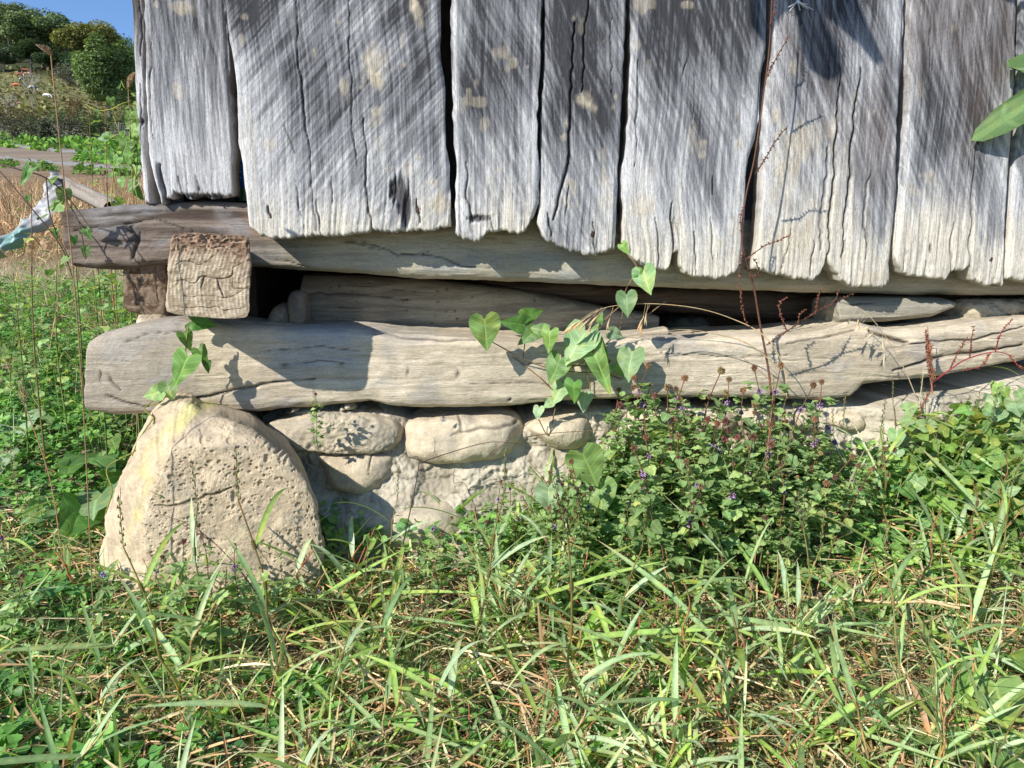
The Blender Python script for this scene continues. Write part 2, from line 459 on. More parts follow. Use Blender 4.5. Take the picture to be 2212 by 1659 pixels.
def make_plank(name, left, right, bottom, cracks=(), patches=(), of=.045, thick=.05, tone=0.0, cream=1.0, slant=1, seed=0,
               label=None, rot=(), ridges=(), brown=0.0):
    of = of + .028 * (of > .04)
    L = poly_sz(left, of); Rr = poly_sz(right, of)
    zt = 1.95
    Lf, Rf = polyfn(L + [(L[0][0], zt)]), polyfn(Rr + [(Rr[0][0], zt)])
    B = poly_sz(bottom, of); B = sorted(B, key=lambda q: q[0])
    bs, bz = np.array([q[0] for q in B]), np.array([q[1] for q in B])
    w = Rf(1.0) - Lf(1.0)
    nc = int(max(16, w / .0017))
    zview = 1.12
    zmin = bz.min()
    nr = int((zview - zmin) / .0024)
    t = np.linspace(0, 1, nc)
    sb = Lf(np.full(nc, zmin + .03)) * (1 - t) + Rf(np.full(nc, zmin + .03)) * t
    zb = np.interp(sb, bs, bz)
    zb = zb + .0028 * vn(sb * 260, 3.3, 0, seed) + .0030 * vn(sb * 90, 1.3, 0, seed + 1)
    rows = np.concatenate([np.linspace(0, 1, nr), ])
    Z = zb[None, :] + (zview - zb)[None, :] * rows[:, None]
    Ztop = zview + (zt - zview) * np.linspace(0, 1, 30)[1:, None] * np.ones((1, nc))
    Z = np.vstack([Z, Ztop])
    Lz, Rz = Lf(Z), Rf(Z)
    S = Lz * (1 - t) + Rz * t
    S = S + (.0016 * vn(Z * 60, seed, 0, 41) + .004 * vn(Z * 14, seed, 0, 42)) * (np.where(t < .5, 1 - t * 2, t * 2 - 1) ** 3)
    e = np.minimum(S - Lz, Rz - S); eb = Z - zb[None, :]
    r = .007 + .003 * vn(Z * 12, seed, 0, 43)
    q = np.clip(e / r, 0, 1); O = of - r * .8 * (1 - np.sqrt(1 - (1 - q) ** 2))
    rb = .006; qb = np.clip(eb / rb, 0, 1); O = O - rb * .8 * (1 - np.sqrt(1 - (1 - qb) ** 2))
    hb = Z - zb[None, :]
    rag = np.exp(-hb / .12)
    wob = .010 * vn(Z * 7, S * 4, 0, seed + 9)
    sw = S + wob
    fib = fbm(sw * 210, Z * 5, 0, seed + 2, 3)
    fib2 = vn(sw * 420, Z * 12, 0, seed + 3)
    O = O + .0007 * fib * (1 + 1.6 * rag) + .0004 * fib2
    O = O - .0035 * rag * sm(fbm(sw * 110, Z * 6, 0, seed + 4, 3), .12, .5)
    O = O + .0022 * fbm(S * 22, Z * 9, 0, seed + 5, 3)
    # weathered ledges across the grain near the bottom
    O = O - .0016 * np.exp(-hb / .05) * np.abs(vn(S * 60, Z * 60, 0, seed + 6))
    big = fbm(S * 9, Z * 5, 0, seed + 7, 4)
    sla = R(42) if slant < 0 else R(24) if slant > .5 else R(5)
    ca, sa = math.cos(sla), -math.sin(sla) * np.sign(slant)
    Sc = S + .012 * vn(Z * 9, S * 3, 0, seed + 44)
    st1 = fbm((Sc * ca - Z * sa) * 75, (Sc * sa + Z * ca) * 7, 0, seed + 8, 3)
    st2 = 1.5 * sm(fbm((Sc * ca - Z * sa) * 330, (Sc * sa + Z * ca) * 14, 0, seed + 11, 2), -.15, .2) - .75 + fbm((Sc * ca - Z * sa) * 240, (Sc * sa + Z * ca) * 16, 0, seed + 10, 2)
    O = O + .0007 * st1
    lt = .0 + tone + .95 * np.exp(-(hb / .22) ** 1.5) - .05 + .58 * big + .30 * st1 * (1 - rag * .8) + .15 * st2 + .22 * fib + .2 * fib2
    lt = lt + .30 * (1 - sm(e, .004, .03 + .02 * big))
    lt = lt - .35 * sm(fib, .25, .6) * .6
    C = mixc(DARK, MID, sm(lt, -.15, .35)); C = mixc(C, LIGHT, sm(lt, .25, .95))
    C = mixc(C, BROWN * 1.2, .45 * brown * sm(fbm(S * 10, Z * 4, 0, seed + 14), -.2, .5))
    mud = sm(np.exp(-hb / .16) * 1.05 * cream + .45 * big + .25 * fib + .1 * fib2, .45, 1.05)
    C = mixc(C, CREAM, mud * .72)
    nz = 1.7 * fbm(S * 70, Z * 45, 0, seed + 12, 4)
    spot = sm(fbm(S * 38, Z * 30, 0, seed + 15, 2), .46, .58) * .35 * sm(fbm(S * 5, Z * 5, 0, seed + 16, 2), 0, .3)
    C = mixc(C, TAN * 1.05, spot); O = O + .0006 * spot
    for (u, v, ru, rv, k) in patches:
        ps, pz = wall_sz(u, v, of)
        d = np.hypot((S - ps) / (ru * .00084), (Z - pz) / (rv * .00084)) + .55 * nz
        m = (1 - sm(d, .35, 1.15)) * k * .72
        C = mixc(C, TAN * (1.05 + .12 * nz[..., None]), m); O = O + .0016 * m * (1 + nz)
    for (u, v, ru, rv) in rot:
        ps, pz = wall_sz(u, v, of)
        d = np.hypot((S - ps) / (ru * .00084), (Z - pz) / (rv * .00084)) + .9 * fib
        m = 1 - sm(d, .6, 1.2)
        C = mixc(C, (.035, .03, .035), m * .85); O = O - .007 * m * (.5 + sm(fib, -.2, .4))
    for (pts, wd, dep) in cracks:
        pl = poly_sz(pts, of)
        pad = .02
        d, tt = seg_dist(S + .0018 * vn(Z * 90, 0, 0, seed + 20) + .003 * vn(Z * 25, 0, 0, seed + 21), Z, pl)
        ww = wd * (.45 + .55 * np.sin(np.pi * np.clip(tt, .08, .92)))
        g_ = np.exp(-(d / ww) ** 2)
        O = O - dep * g_
        C = mixc(C, (.05, .045, .042), .8 * g_)
    for (pts, wd, hgt) in ridges:
        d, tt = seg_dist(S, Z, poly_sz(pts, of)); g_ = np.exp(-(d / wd) ** 2); O = O + hgt * g_; C = mixc(C, LIGHT * 1.15, .6 * g_)
    side_c = mixc(BROWN * 1.3, CREAM * .7, .5 + .5 * fbm(Z * 10, S * 40, 0, seed + 30))
    # close the sides, foot and head with the thickness of the plank
    def padc(Ar, v0, v1): return np.concatenate([v0, Ar, v1], 1)
    bk = of - thick
    O2 = padc(O, np.full((len(O), 1), bk), np.full((len(O), 1), bk))
    S2 = padc(S, S[:, :1] + .0015, S[:, -1:] - .0015); Z2 = padc(Z, Z[:, :1], Z[:, -1:])
    C2 = np.concatenate([side_c[:, :1], C, side_c[:, -1:]], 1)
    O2 = np.vstack([np.full((1, O2.shape[1]), bk), O2]); S2 = np.vstack([S2[:1], S2]); Z2 = np.vstack([Z2[:1] + .004, Z2]); C2 = np.vstack([C2[:1] * .6, C2])
    V = wp(S2, Z2, O2)
    nr2, nc2 = O2.shape
    me = new_mesh(name, V.reshape(-1, 3), grid_faces(nr2, nc2), col=C2.reshape(-1, 3))
    # back board
    o = ob(name, me, M['plank'], shed); into(o)
    if label: tag(o, label)
    return o

def nail(parent, u, v, of, r=.0055):
    of = of + .028 * (of > .04)
    s, z = wall_sz(u, v, of)
    a = np.linspace(0, 2 * np.pi, 11)[:-1]
    ac = Acc()
    rings = [(1.0, -.004), (1.0, .0012), (.75, .0028), (.3, .0034)]
    V = []
    for k, (rr, oo) in enumerate(rings):
        V.append(wp(s + r * rr * .75 * np.cos(a) + .001 * np.sin(a * 3), z + r * rr * 1.15 * np.sin(a), of + oo * .6 - .003))
    V = np.concatenate(V + [wp(s, z, of - .001)[None]])
    T = [(30 + k, 30 + (k + 1) % 10, 40) for k in range(10)]
    ac.add(V, grid_faces(4, 10, True), T, col=(.12, .05, .03))
    o = ob('nail', ac.mesh('nail'), M['rust'], parent)
    return o

P = []
p = make_plank('plank', [(308, -20), (311, 150), (318, 330), (335, 400), (350, 440)],
    [(479, -20), (486, 100), (494, 200), (501, 320), (503, 430)],
    [(312, 437), (343, 439), (349, 428), (365, 430), (373, 412), (400, 424), (437, 425), (458, 428), (503, 426)],
    cracks=[([(346, 357), (350, 390), (356, 436)], .0045, .012), ([(330, 60), (326, 200), (334, 300)], .0012, .003), ([(388, 380), (392, 422)], .0015, .004), ([(427, 380), (432, 424)], .0015, .004)],
    rot=[(440, 424, 60, 6)], of=.022, thick=.045, tone=.02, cream=.25, slant=.15, seed=101, patches=[(400, 22, 22, 16, .4)],
    label='rounded leftmost plank whose foot ends above the upper sill, one nail')
nail(p, 422, 357, .022, .007); P.append(p)
p = make_plank('plank', [(483, -20), (490, 60), (502, 130), (510, 200), (515, 300), (525, 400), (535, 490), (545, 506)],
    [(950, -20), (951, 100), (951, 125), (958, 180), (962, 260), (968, 350), (970, 430), (972, 488)],
    [(535, 488), (550, 508), (568, 517), (620, 514), (700, 509), (750, 507), (790, 503), (801, 494), (806, 499), (850, 503), (900, 498), (940, 497), (972, 487)],
    cracks=[([(638, -10), (646, 144), (660, 240), (672, 380), (682, 500)], .0013, .006), ([(752, -10), (756, 120), (762, 220), (764, 320), (772, 360)], .0012, .006),
            ([(788, 255), (791, 400), (802, 498)], .0016, .007), ([(618, 270), (634, 330)], .001, .003), ([(716, 380), (720, 440)], .001, .003),
            ([(640, 390), (650, 470)], .001, .004), ([(684, 430), (690, 508)], .0014, .005), ([(580, 445), (582, 470)], .0022, .008), ([(901, 430), (906, 480)], .0016, .006)],
    rot=[(868, 425, 14, 42), (880, 455, 10, 30), (848, 410, 9, 22)],
    patches=[(808, 150, 28, 42, .8), (812, 165, 18, 22, .9), (903, 25, 16, 26, .9), (898, 8, 14, 18, .8), (745, 200, 10, 22, .5), (738, 185, 6, 14, .6), (807, 240, 12, 12, .7),
             (780, 190, 6, 6, .5), (585, 315, 18, 12, .5), (880, 370, 8, 22, .6), (948, 440, 24, 22, .9), (905, 340, 8, 7, .6), (842, 365, 6, 6, .5), (816, 310, 8, 20, .4),
             (870, 90, 8, 16, .5), (874, 140, 8, 6, .5), (730, 48, 6, 6, .5), (680, 115, 6, 10, .4)],
    tone=.10, slant=-1, cream=1.0, seed=211, label='broadest plank, grey with tan mud spots and a dark rotten slot near its foot')
nail(p, 588, 464, .045, .007); nail(p, 904, 452, .045, .006); P.append(p)
p = make_plank('plank', [(974, -20), (978, 100), (981, 200), (985, 350), (982, 420), (980, 500)],
    [(1172, -20), (1172, 140), (1166, 200), (1164, 330), (1163, 440), (1150, 468)],
    [(980, 503), (1000, 515), (1028, 523), (1042, 512), (1054, 500), (1092, 499), (1118, 508), (1132, 500), (1144, 476), (1160, 452)],
    cracks=[([(995, 170), (1004, 190)], .001, .003), ([(1004, 350), (1014, 440), (1022, 480)], .0015, .005), ([(1060, 470), (1064, 500)], .0015, .004)],
    rot=[(1032, 472, 22, 7)], patches=[(1063, 462, 9, 6, .8), (1064, 440, 5, 4, .6), (1058, 390, 8, 10, .3), (1140, 145, 5, 5, .4)], of=.049,
    ridges=[([(984, -20), (988, 200), (990, 420)], .006, .003)],
    tone=-.17, cream=.75, slant=1, seed=307, label='dark grey plank with a rusty spike in its crumbling foot')
P.append(p)
# rusty spike
spk = Acc(); q0 = at_wall(np.array([1018, 1030, 1042, 1054]), np.array([466, 472, 474, 482]), .054); spk.tube(q0, [.003, .005, .0045, .003], 6, (.13, .04, .02))
q1 = at_wall(np.array([1034, 1042, 1056]), np.array([470, 468, 474]), .058); spk.tube(q1, [.002, .003, .002], 5, (.16, .05, .02))
ob('spike', spk.mesh('spike'), M['rust'], p)
p = make_plank('plank', [(1177, -20), (1177, 140), (1171, 200), (1169, 330), (1168, 440), (1160, 484)],
    [(1355, -20), (1350, 90), (1345, 200), (1338, 350), (1334, 450), (1330, 535)],
    [(1160, 480), (1174, 512), (1186, 522), (1202, 531), (1222, 539), (1242, 543), (1262, 549), (1282, 549), (1310, 545), (1332, 534)],
    cracks=[([(1268, -10), (1263, 100), (1262, 160), (1257, 197)], .0016, .008), ([(1243, 50), (1233, 200), (1229, 352), (1219, 380), (1203, 452), (1196, 474)], .0022, .011),
            ([(1320, 30), (1322, 200)], .001, .004), ([(1282, 480), (1282, 540)], .0016, .006), ([(1230, 400), (1222, 470)], .0014, .005), ([(1184, 460), (1190, 510)], .0018, .006)],
    patches=[(1271, 220, 20, 22, .8), (1276, 228, 12, 14, .7), (1222, 265, 7, 12, .6), (1219, 295, 8, 9, .6), (1330, 210, 7, 14, .7), (1305, 90, 8, 6, .4), (1240, 40, 4, 5, .4)],
    tone=-.20, cream=.75, slant=1, seed=401, label='dark plank split by a long wandering crack, its foot rotted to a slope')
nail(p, 1280, 505, .045, .0055); P.append(p)
p = make_plank('plank', [(1367, -20), (1365, 48), (1355, 240), (1347, 400), (1343, 524)],
    [(1659, -20), (1655, 100), (1643, 160), (1635, 280), (1619, 340), (1607, 480), (1599, 568)],
    [(1343, 526), (1367, 560), (1391, 574), (1420, 582), (1444, 585), (1449, 572), (1452, 546), (1466, 544), (1469, 574), (1479, 591), (1519, 599), (1567, 600), (1583, 588), (1600, 566)],
    cracks=[([(1540, 60), (1536, 200)], .001, .003), ([(1488, 120), (1470, 175)], .001, .003), ([(1500, 160), (1495, 280)], .001, .003), ([(1545, 380), (1540, 420)], .0015, .005),
            ([(1452, 440), (1456, 540)], .0018, .008), ([(1420, 470), (1424, 570)], .0012, .004), ([(1500, 500), (1504, 590)], .0014, .005), ([(1540, 470), (1538, 560)], .0012, .004), ([(1378, 130), (1372, 360)], .0012, .004)],
    patches=[(1386, 450, 26, 26, .75), (1594, 310, 10, 14, .8), (1592, 248, 7, 10, .6), (1516, 335, 9, 9, .6), (1520, 310, 7, 7, .5), (1409, 372, 8, 12, .4), (1608, 208, 5, 5, .5), (1448, 480, 10, 12, .4)],
    tone=.16, cream=1.1, slant=1, seed=503, label='pale plank with a square notch broken out of its foot')
nail(p, 1409, 497, .045, .0065); nail(p, 1553, 534, .045, .005); P.append(p)
p = make_plank('plank', [(1667, -20), (1667, 120), (1655, 240), (1653, 360), (1643, 480), (1635, 580)],
    [(1951, -20), (1951, 120), (1943, 240), (1939, 400), (1927, 520), (1923, 612)],
    [(1635, 580), (1667, 592), (1707, 599), (1759, 604), (1773, 592), (1786, 566), (1795, 574), (1806, 585), (1812, 590), (1818, 609), (1847, 618), (1880, 618), (1903, 623), (1923, 611)],
    cracks=[([(1859, 148), (1847, 240), (1835, 400), (1819, 555)], .0022, .010), ([(1815, 140), (1803, 360), (1795, 480), (1787, 562)], .0022, .010), ([(1881, 370), (1872, 400), (1868, 480), (1872, 560)], .0015, .004),
            ([(1712, 480), (1690, 580)], .001, .003), ([(1790, 320), (1770, 540)], .003, .004), ([(1758, 520), (1750, 595)], .0014, .005)],
    patches=[(1678, 250, 18, 20, .8), (1714, 145, 12, 16, .5), (1706, 330, 40, 50, .55), (1745, 300, 55, 42, .5), (1700, 400, 40, 50, .5), (1800, 290, 14, 46, .6), (1715, 520, 50, 40, .5),
             (1845, 215, 9, 22, .4), (1888, 245, 5, 10, .5), (1830, 320, 8, 12, .4), (1730, 60, 8, 8, .3)],
    tone=.06, cream=1.35, slant=1, seed=601, brown=.5, label='plank with two deep splits and wide tan mud stains over its lower half')
nail(p, 1679, 513, .045, .0065); nail(p, 1888, 556, .045, .005); P.append(p)
p = make_plank('plank', [(1969, -20), (1967, 140), (1961, 280), (1955, 360), (1945, 460), (1937, 552)],
    [(2199, -20), (2197, 136), (2191, 240), (2179, 400), (2174, 520), (2171, 616)],
    [(1937, 553), (1951, 588), (1968, 596), (1987, 600), (2020, 602), (2043, 604), (2052, 594), (2059, 586), (2078, 584), (2095, 579), (2100, 600), (2127, 616), (2172, 618)],
    cracks=[([(2115, 280), (2103, 400), (2097, 578)], .0018, .007), ([(2016, 528), (2015, 545)], .002, .005), ([(2012, 60), (2006, 200)], .001, .003), ([(2060, 480), (2056, 590)], .0014, .004)],
    patches=[(1990, 200, 16, 30, .3), (2060, 60, 6, 8, .3), (2010, 380, 14, 22, .4)],
    tone=.12, cream=1.4, slant=1, seed=701, brown=.4, label='pale cream-footed plank partly behind the lobed fig leaf')
nail(p, 2142, 561, .045, .0055); P.append(p)
p = make_plank('plank', [(2207, -20), (2205, 140), (2200, 300), (2190, 420), (2178, 600)],
    [(2440, -20), (2438, 200), (2430, 400), (2424, 612)],
    [(2177, 604), (2220, 608), (2260, 606), (2330, 612), (2425, 606)],
    cracks=[([(2300, 100), (2290, 600)], .0015, .006)], patches=[(2206, 15, 5, 12, .5)],
    tone=.15, cream=1.2, slant=1, seed=809, label='plank cut by the right edge of the picture')
P.append(p)
p = make_plank('plank', [(2446, -20), (2444, 140), (2440, 300), (2434, 420), (2430, 600)],
    [(2690, -20), (2686, 200), (2680, 400), (2676, 612)], [(2430, 606), (2500, 612), (2600, 608), (2678, 612)],
    tone=.05, cream=1.2, slant=1, seed=907)
# edge board of the side wall, seen edge-on
p = make_plank('corner_board', [(283, -20), (289, 120), (296, 260), (302, 330), (312, 440)], [(309, -20), (312, 150), (314, 330), (326, 440)],
    [(312, 438), (318, 439), (326, 438)], cracks=[([(299, 0), (303, 60), (300, 120)], .0015, .005), ([(303, 180), (306, 330)], .001, .003)],
    rot=[(303, 262, 10, 8)], of=.004, thick=.09, tone=-.02, cream=.2, slant=.1, seed=1003, brown=.9, label='narrow brown-grey corner board at the left edge of the shed')

# ------------------------------------------------------------------ beams and logs
def make_log(name, top, bot, of, depth, pw=4.0, grain=1.0, lump=.004, seed=0, colfn=None, cracks=(), parent=shed, mat='beam',
             ds=.0026, na=150, endL=None, knots=(), label=None, pits=(), zcol=True, capin=.02):
    T = poly_sz(top, of - depth * .12); Bm = poly_sz(bot, of - depth * .06)
    ts, tz = np.array(T).T; bs, bz = np.array(Bm).T
    s0 = min(ts[0], bs[0]); s1 = max(ts[-1], bs[-1])
    ns = int((s1 - s0) / ds)
    s = np.linspace(0, 1, ns)
    # ends may be slanted: start of top and bottom edge differ
    a0 = np.linspace(0, 2 * np.pi, 2001)
    cx = np.sign(np.cos(a0)) * np.abs(np.cos(a0)) ** (2 / pw); sy = np.sign(np.sin(a0)) * np.abs(np.sin(a0)) ** (2 / pw)
    wgt = np.where(cx > -.2, 3.2, 1.0)
    ln = np.concatenate([[0], np.cumsum(np.hypot(np.diff(cx) * depth / 2, np.diff(sy) * .06) * wgt[1:])])
    aa = np.interp(np.linspace(0, ln[-1], na + 1)[:-1], ln, a0)
    cx = np.sign(np.cos(aa)) * np.abs(np.cos(aa)) ** (2 / pw); sy = np.sign(np.sin(aa)) * np.abs(np.sin(aa)) ** (2 / pw)
    # local s for each angle: interpolate between the ends of the two edges
    k = (sy + 1) / 2
    sl = bs[0] * (1 - k) + ts[0] * k; sr = bs[-1] * (1 - k) + ts[-1] * k
    S = sl[None, :] * (1 - s[:, None]) + sr[None, :] * s[:, None]
    zt = np.interp(S, ts, tz); zb = np.interp(S, bs, bz)
    zt = zt + .0015 * fbm(S * 18, 1.1, 0, seed + 60, 3); zb = zb + .002 * fbm(S * 30, 5.1, 0, seed + 61, 3)
    hh = (zt - zb) / 2; zc = (zt + zb) / 2
    Z = zc + hh * sy[None, :]
    O = (of - depth / 2) + depth / 2 * cx[None, :] * np.ones_like(S)
    nx = np.sign(cx) * np.abs(cx) ** (pw - 1); nz_ = np.sign(sy) * np.abs(sy) ** (pw - 1)
    nn = np.hypot(nx, nz_); nx, nz_ = nx / nn, nz_ / nn
    # turning of the grain round knots
    Zg = Z + .0
    for (u, v, rad, amp) in knots:
        ks, kz = wall_sz(u, v, of)
        dd = np.hypot(S - ks, (Z - kz) * 1.3)
        Zg = Zg + amp * np.exp(-(dd / rad) ** 2) * np.sign(Z - kz + 1e-6) * np.minimum(np.abs(Z - kz) / rad, 1)
    Zg = Zg + .006 * fbm(S * 7, Z * 6, 0, seed + 62, 2)
    arc = Zg + (O - of) * .9
    gr = fbm(arc * 170, S * 7, 0, seed + 63, 3); gr2 = vn(arc * 420, S * 18, 0, seed + 64)
    rough = fbm(S * 60, arc * 90, 0, seed + 65, 3)
    lum = fbm(S * 7, Z * 12, O * 12, seed + 66, 3)
    D = grain * (.0011 * gr + .0006 * gr2 + .0009 * rough) + lump * lum
    D = D - grain * .0018 * sm(gr, .25, .55)
    crackm = np.zeros_like(S)
    for (pts, wd, dep) in cracks:
        pl = poly_sz(pts, of)
        d, tt = seg_dist(S, Z + .0015 * vn(S * 60, 0, 0, seed + 70) + .003 * vn(S * 17, 0, 0, seed + 71), pl)
        ww = wd * (.4 + .6 * np.sin(np.pi * np.clip(tt, .06, .94)))
        g_ = np.exp(-(d / ww) ** 2) * (cx[None, :] > 0)
        D = D - dep * g_; crackm = np.maximum(crackm, g_)
    for (u, v, rad, dep) in knots:
        ks, kz = wall_sz(u, v, of)
        dd = np.hypot(S - ks, Z - kz)
        D = D + .35 * dep * np.exp(-(dd / rad) ** 2) 
    for (u, v, rad) in pits:
        ks, kz = wall_sz(u, v, of); dd = np.hypot(S - ks, Z - kz)
        g_ = np.exp(-(dd / rad) ** 4); D = D - .006 * g_; crackm = np.maximum(crackm, g_)
    O = O + nx * D; Z = Z + nz_ * D
    C = colfn(S, Z, O, gr, rough, lum)
    C = mixc(C, (.06, .05, .04), .75 * crackm)
    # end caps: rings that shrink towards the heart
    rings_S, rings_Z, rings_O, rings_C = [S], [Z], [O], [C]
    for side in (0, -1):
        add = []
        for f in (.97, .9, .75, .6, .45, .3, .15, .02):
            cz, co = Z[side].mean(), O[side].mean()
            z2 = cz + (Z[side] - cz) * f; o2 = co + (O[side] - co) * f
            bump_ = .004 * vn(z2 * 90, o2 * 90, 0, seed + 75) + .0025 * vn(z2 * 30, o2 * 200, 0, seed + 76)
            s2 = S[side].mean() + (S[side] - S[side].mean()) * (f if f < .9 else 1) + (-1 if side == 0 else 1) * (capin * (1 - f) ** .5 * .25 * 1.0 + bump_)
            add.append((s2, z2, o2, mixc(C[side], C[side] * .75, np.full(len(z2), .5))))
        if side == 0:
            for a_ in add:
                rings_S.insert(0, a_[0][None]); rings_Z.insert(0, a_[1][None]); rings_O.insert(0, a_[2][None]); rings_C.insert(0, a_[3][None])
        else:
            for a_ in add:
                rings_S.append(a_[0][None]); rings_Z.append(a_[1][None]); rings_O.append(a_[2][None]); rings_C.append(a_[3][None])
    S, Z, O = np.vstack(rings_S), np.vstack(rings_Z), np.vstack(rings_O); C = np.concatenate(rings_C, 0)
    V = wp(S, Z, O)
    me = new_mesh(name, V.reshape(-1, 3), grid_faces(V.shape[0], V.shape[1], True), col=C.reshape(-1, 3))
    o = ob(name, me, M[mat], parent)
    if parent is shed: into(o)
    if label: tag(o, label)
    return o

S_of = lambda u, v=600, o=0.: float(wall_sz(u, v, o)[0])
# upper sill: brown and rotten at the free left end, dusty olive further right
sL, sM = S_of(330), S_of(620)
def sill_col(S, Z, O, gr, ro, lu):
    c = mixc((.37, .335, .25), (.47, .425, .32), sm(gr + lu, -.5, .5))
    c = mixc(c, (.30, .32, .33), .6 * sm(fbm(S * 9, Z * 16, 0, 81), -.05, .4) * (1 - sm(S, S_of(1300), S_of(1500))))
    br = mixc((.075, .055, .043), (.23, .185, .15), sm(gr * 1.2 + lu * .6, -.5, .5))
    br = mixc(br, (.30, .295, .295), .55 * sm(fbm(S * 14, Z * 30, 0, 82), .05, .5))
    t = sm(S + .05 * vn(S * 8, Z * 20, 0, 83), S_of(560), S_of(690))
    c = mixc(br, c, t)
    c = mixc(c, (.33, .17, .08), .6 * (1 - sm(np.hypot((S - S_of(585)) / .045, (Z - .635) / .028) + .4 * gr, .5, 1.1)))
    return c
make_log('sill_beam', [(140, 452), (152, 449), (240, 443), (330, 437), (440, 432), (560, 437), (1200, 452), (2700, 520)],
    [(160, 577), (200, 580), (300, 581), (366, 568), (430, 571), (540, 576), (780, 590), (1000, 603), (1300, 615), (1500, 624), (1800, 632), (2212, 639), (2700, 646)],
    .003, .16, 7, 1.0, .0035, 21, sill_col, ds=.0028, na=130,
    cracks=[([(745, 520), (800, 527), (835, 535), (860, 548), (905, 546), (930, 540)], .0013, .004), ([(860, 548), (905, 545), (960, 556), (1000, 574), (1060, 578)], .0016, .005),
            ([(560, 556), (620, 566), (680, 580)], .0013, .004), ([(690, 516), (760, 524), (830, 540)], .001, .003), ([(270, 490), (300, 515), (285, 560)], .004, .006), ([(330, 470), (420, 505), (540, 522)], .0013, .004), ([(1380, 560), (1700, 590)], .0012, .003),
            ([(160, 500), (240, 490), (330, 475)], .003, .005), ([(200, 470), (350, 455)], .002, .004)],
    knots=[(905, 552, .05, .012)], label='upper sill, dark and rotten at its free left end, dusty olive further right')

def base_col(S, Z, O, gr, ro, lu):
    c = mixc((.43, .36, .26), (.61, .52, .385), sm(gr * .8 + lu * .9 + ro * .4, -.5, .5))
    c = mixc(c, (.36, .37, .37), .75 * sm(fbm(S * 6, Z * 10, 0, 91) + .2 * gr, .0, .4) * sm(S, S_of(480), S_of(560)) * (1 - sm(S, S_of(760), S_of(900))))
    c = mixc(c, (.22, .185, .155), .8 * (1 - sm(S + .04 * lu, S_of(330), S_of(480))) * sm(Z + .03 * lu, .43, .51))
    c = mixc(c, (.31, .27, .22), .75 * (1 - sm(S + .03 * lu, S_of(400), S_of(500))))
    c = mixc(c, (.33, .31, .285), .55 * sm(fbm(S * 13, Z * 22, 0, 92), .15, .5))
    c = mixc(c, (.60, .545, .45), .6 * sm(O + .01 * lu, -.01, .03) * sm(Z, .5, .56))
    return c
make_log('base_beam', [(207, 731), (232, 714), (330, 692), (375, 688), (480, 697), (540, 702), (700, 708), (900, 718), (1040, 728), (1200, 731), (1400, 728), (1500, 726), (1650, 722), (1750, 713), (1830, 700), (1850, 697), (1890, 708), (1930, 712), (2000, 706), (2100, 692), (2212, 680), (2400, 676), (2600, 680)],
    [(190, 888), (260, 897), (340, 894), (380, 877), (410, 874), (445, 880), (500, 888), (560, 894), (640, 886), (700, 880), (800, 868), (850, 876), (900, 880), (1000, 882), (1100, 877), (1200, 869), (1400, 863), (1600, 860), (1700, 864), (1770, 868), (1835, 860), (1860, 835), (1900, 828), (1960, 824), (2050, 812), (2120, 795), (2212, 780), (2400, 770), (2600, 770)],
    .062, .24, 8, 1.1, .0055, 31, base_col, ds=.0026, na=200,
    cracks=[([(345, 884), (400, 868), (480, 850), (560, 830), (620, 826), (680, 822)], .0022, .009), ([(810, 724), (900, 730), (960, 735), (1030, 736)], .002, .006), ([(1130, 784), (1250, 789), (1400, 792), (1620, 790)], .0014, .005),
            ([(230, 852), (270, 866), (320, 880)], .0022, .006), ([(205, 800), (240, 820), (262, 840)], .002, .005), ([(1420, 760), (1600, 770), (1700, 765)], .0012, .004), ([(560, 760), (700, 752), (790, 757)], .0011, .003),
            ([(600, 790), (720, 782), (800, 790)], .0011, .003), ([(1000, 830), (1150, 826), (1200, 830)], .0012, .003), ([(1880, 715), (1935, 735), (1960, 740)], .004, .012), ([(1700, 740), (1780, 730), (1850, 712)], .002, .005),
            ([(1930, 800), (2050, 770), (2212, 745)], .003, .010), ([(1950, 745), (2100, 735), (2212, 705)], .002, .006), ([(240, 745), (330, 722), (420, 716)], .0012, .003), ([(880, 800), (930, 812), (1000, 806)], .0014, .004)],
    knots=[(905, 815, .055, .012), (1875, 775, .05, .02), (300, 800, .07, .02), (1010, 780, .05, .010), (1660, 770, .06, .008)],
    pits=[(1315, 781, .0035), (1313, 783, .003), (1102, 864, .003), (1377, 742, .0025), (1870, 838, .004)],
    label='long mud-coated base beam running the full width above the stones')

def log_col(a, b):
    return lambda S, Z, O, gr, ro, lu: mixc(a, b, sm(gr + lu * .8, -.5, .5))
pts_h = [(int(x), int(y), .0016) for x, y in zip(rng.uniform(700, 1180, 26), rng.uniform(610, 700, 26))]
lg = make_log('loose_log', [(656, 592), (700, 592), (900, 601), (1040, 616), (1200, 640), (1330, 668), (1420, 680)],
    [(640, 706), (700, 709), (900, 717), (1100, 724), (1330, 730), (1420, 730)], -.125, .15, 4.5, .8, .004, 41, log_col((.24, .205, .155), (.40, .35, .26)), parent=None, ds=.003, na=110,
    cracks=[([(655, 640), (690, 633), (760, 637), (880, 646)], .0018, .006), ([(720, 665), (800, 668)], .0012, .003), ([(760, 618), (900, 628)], .001, .002)], pits=pts_h, capin=-.02)
tag(lg, 'pale log with worm holes lying on the base beam under the sill', 'log')
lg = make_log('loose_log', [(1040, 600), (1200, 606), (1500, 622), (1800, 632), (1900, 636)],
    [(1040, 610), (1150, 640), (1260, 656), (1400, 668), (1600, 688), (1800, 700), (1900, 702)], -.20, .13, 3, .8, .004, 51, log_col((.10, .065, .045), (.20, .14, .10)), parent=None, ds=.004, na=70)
tag(lg, 'dark brown log deep in the gap behind the bindweed', 'log')
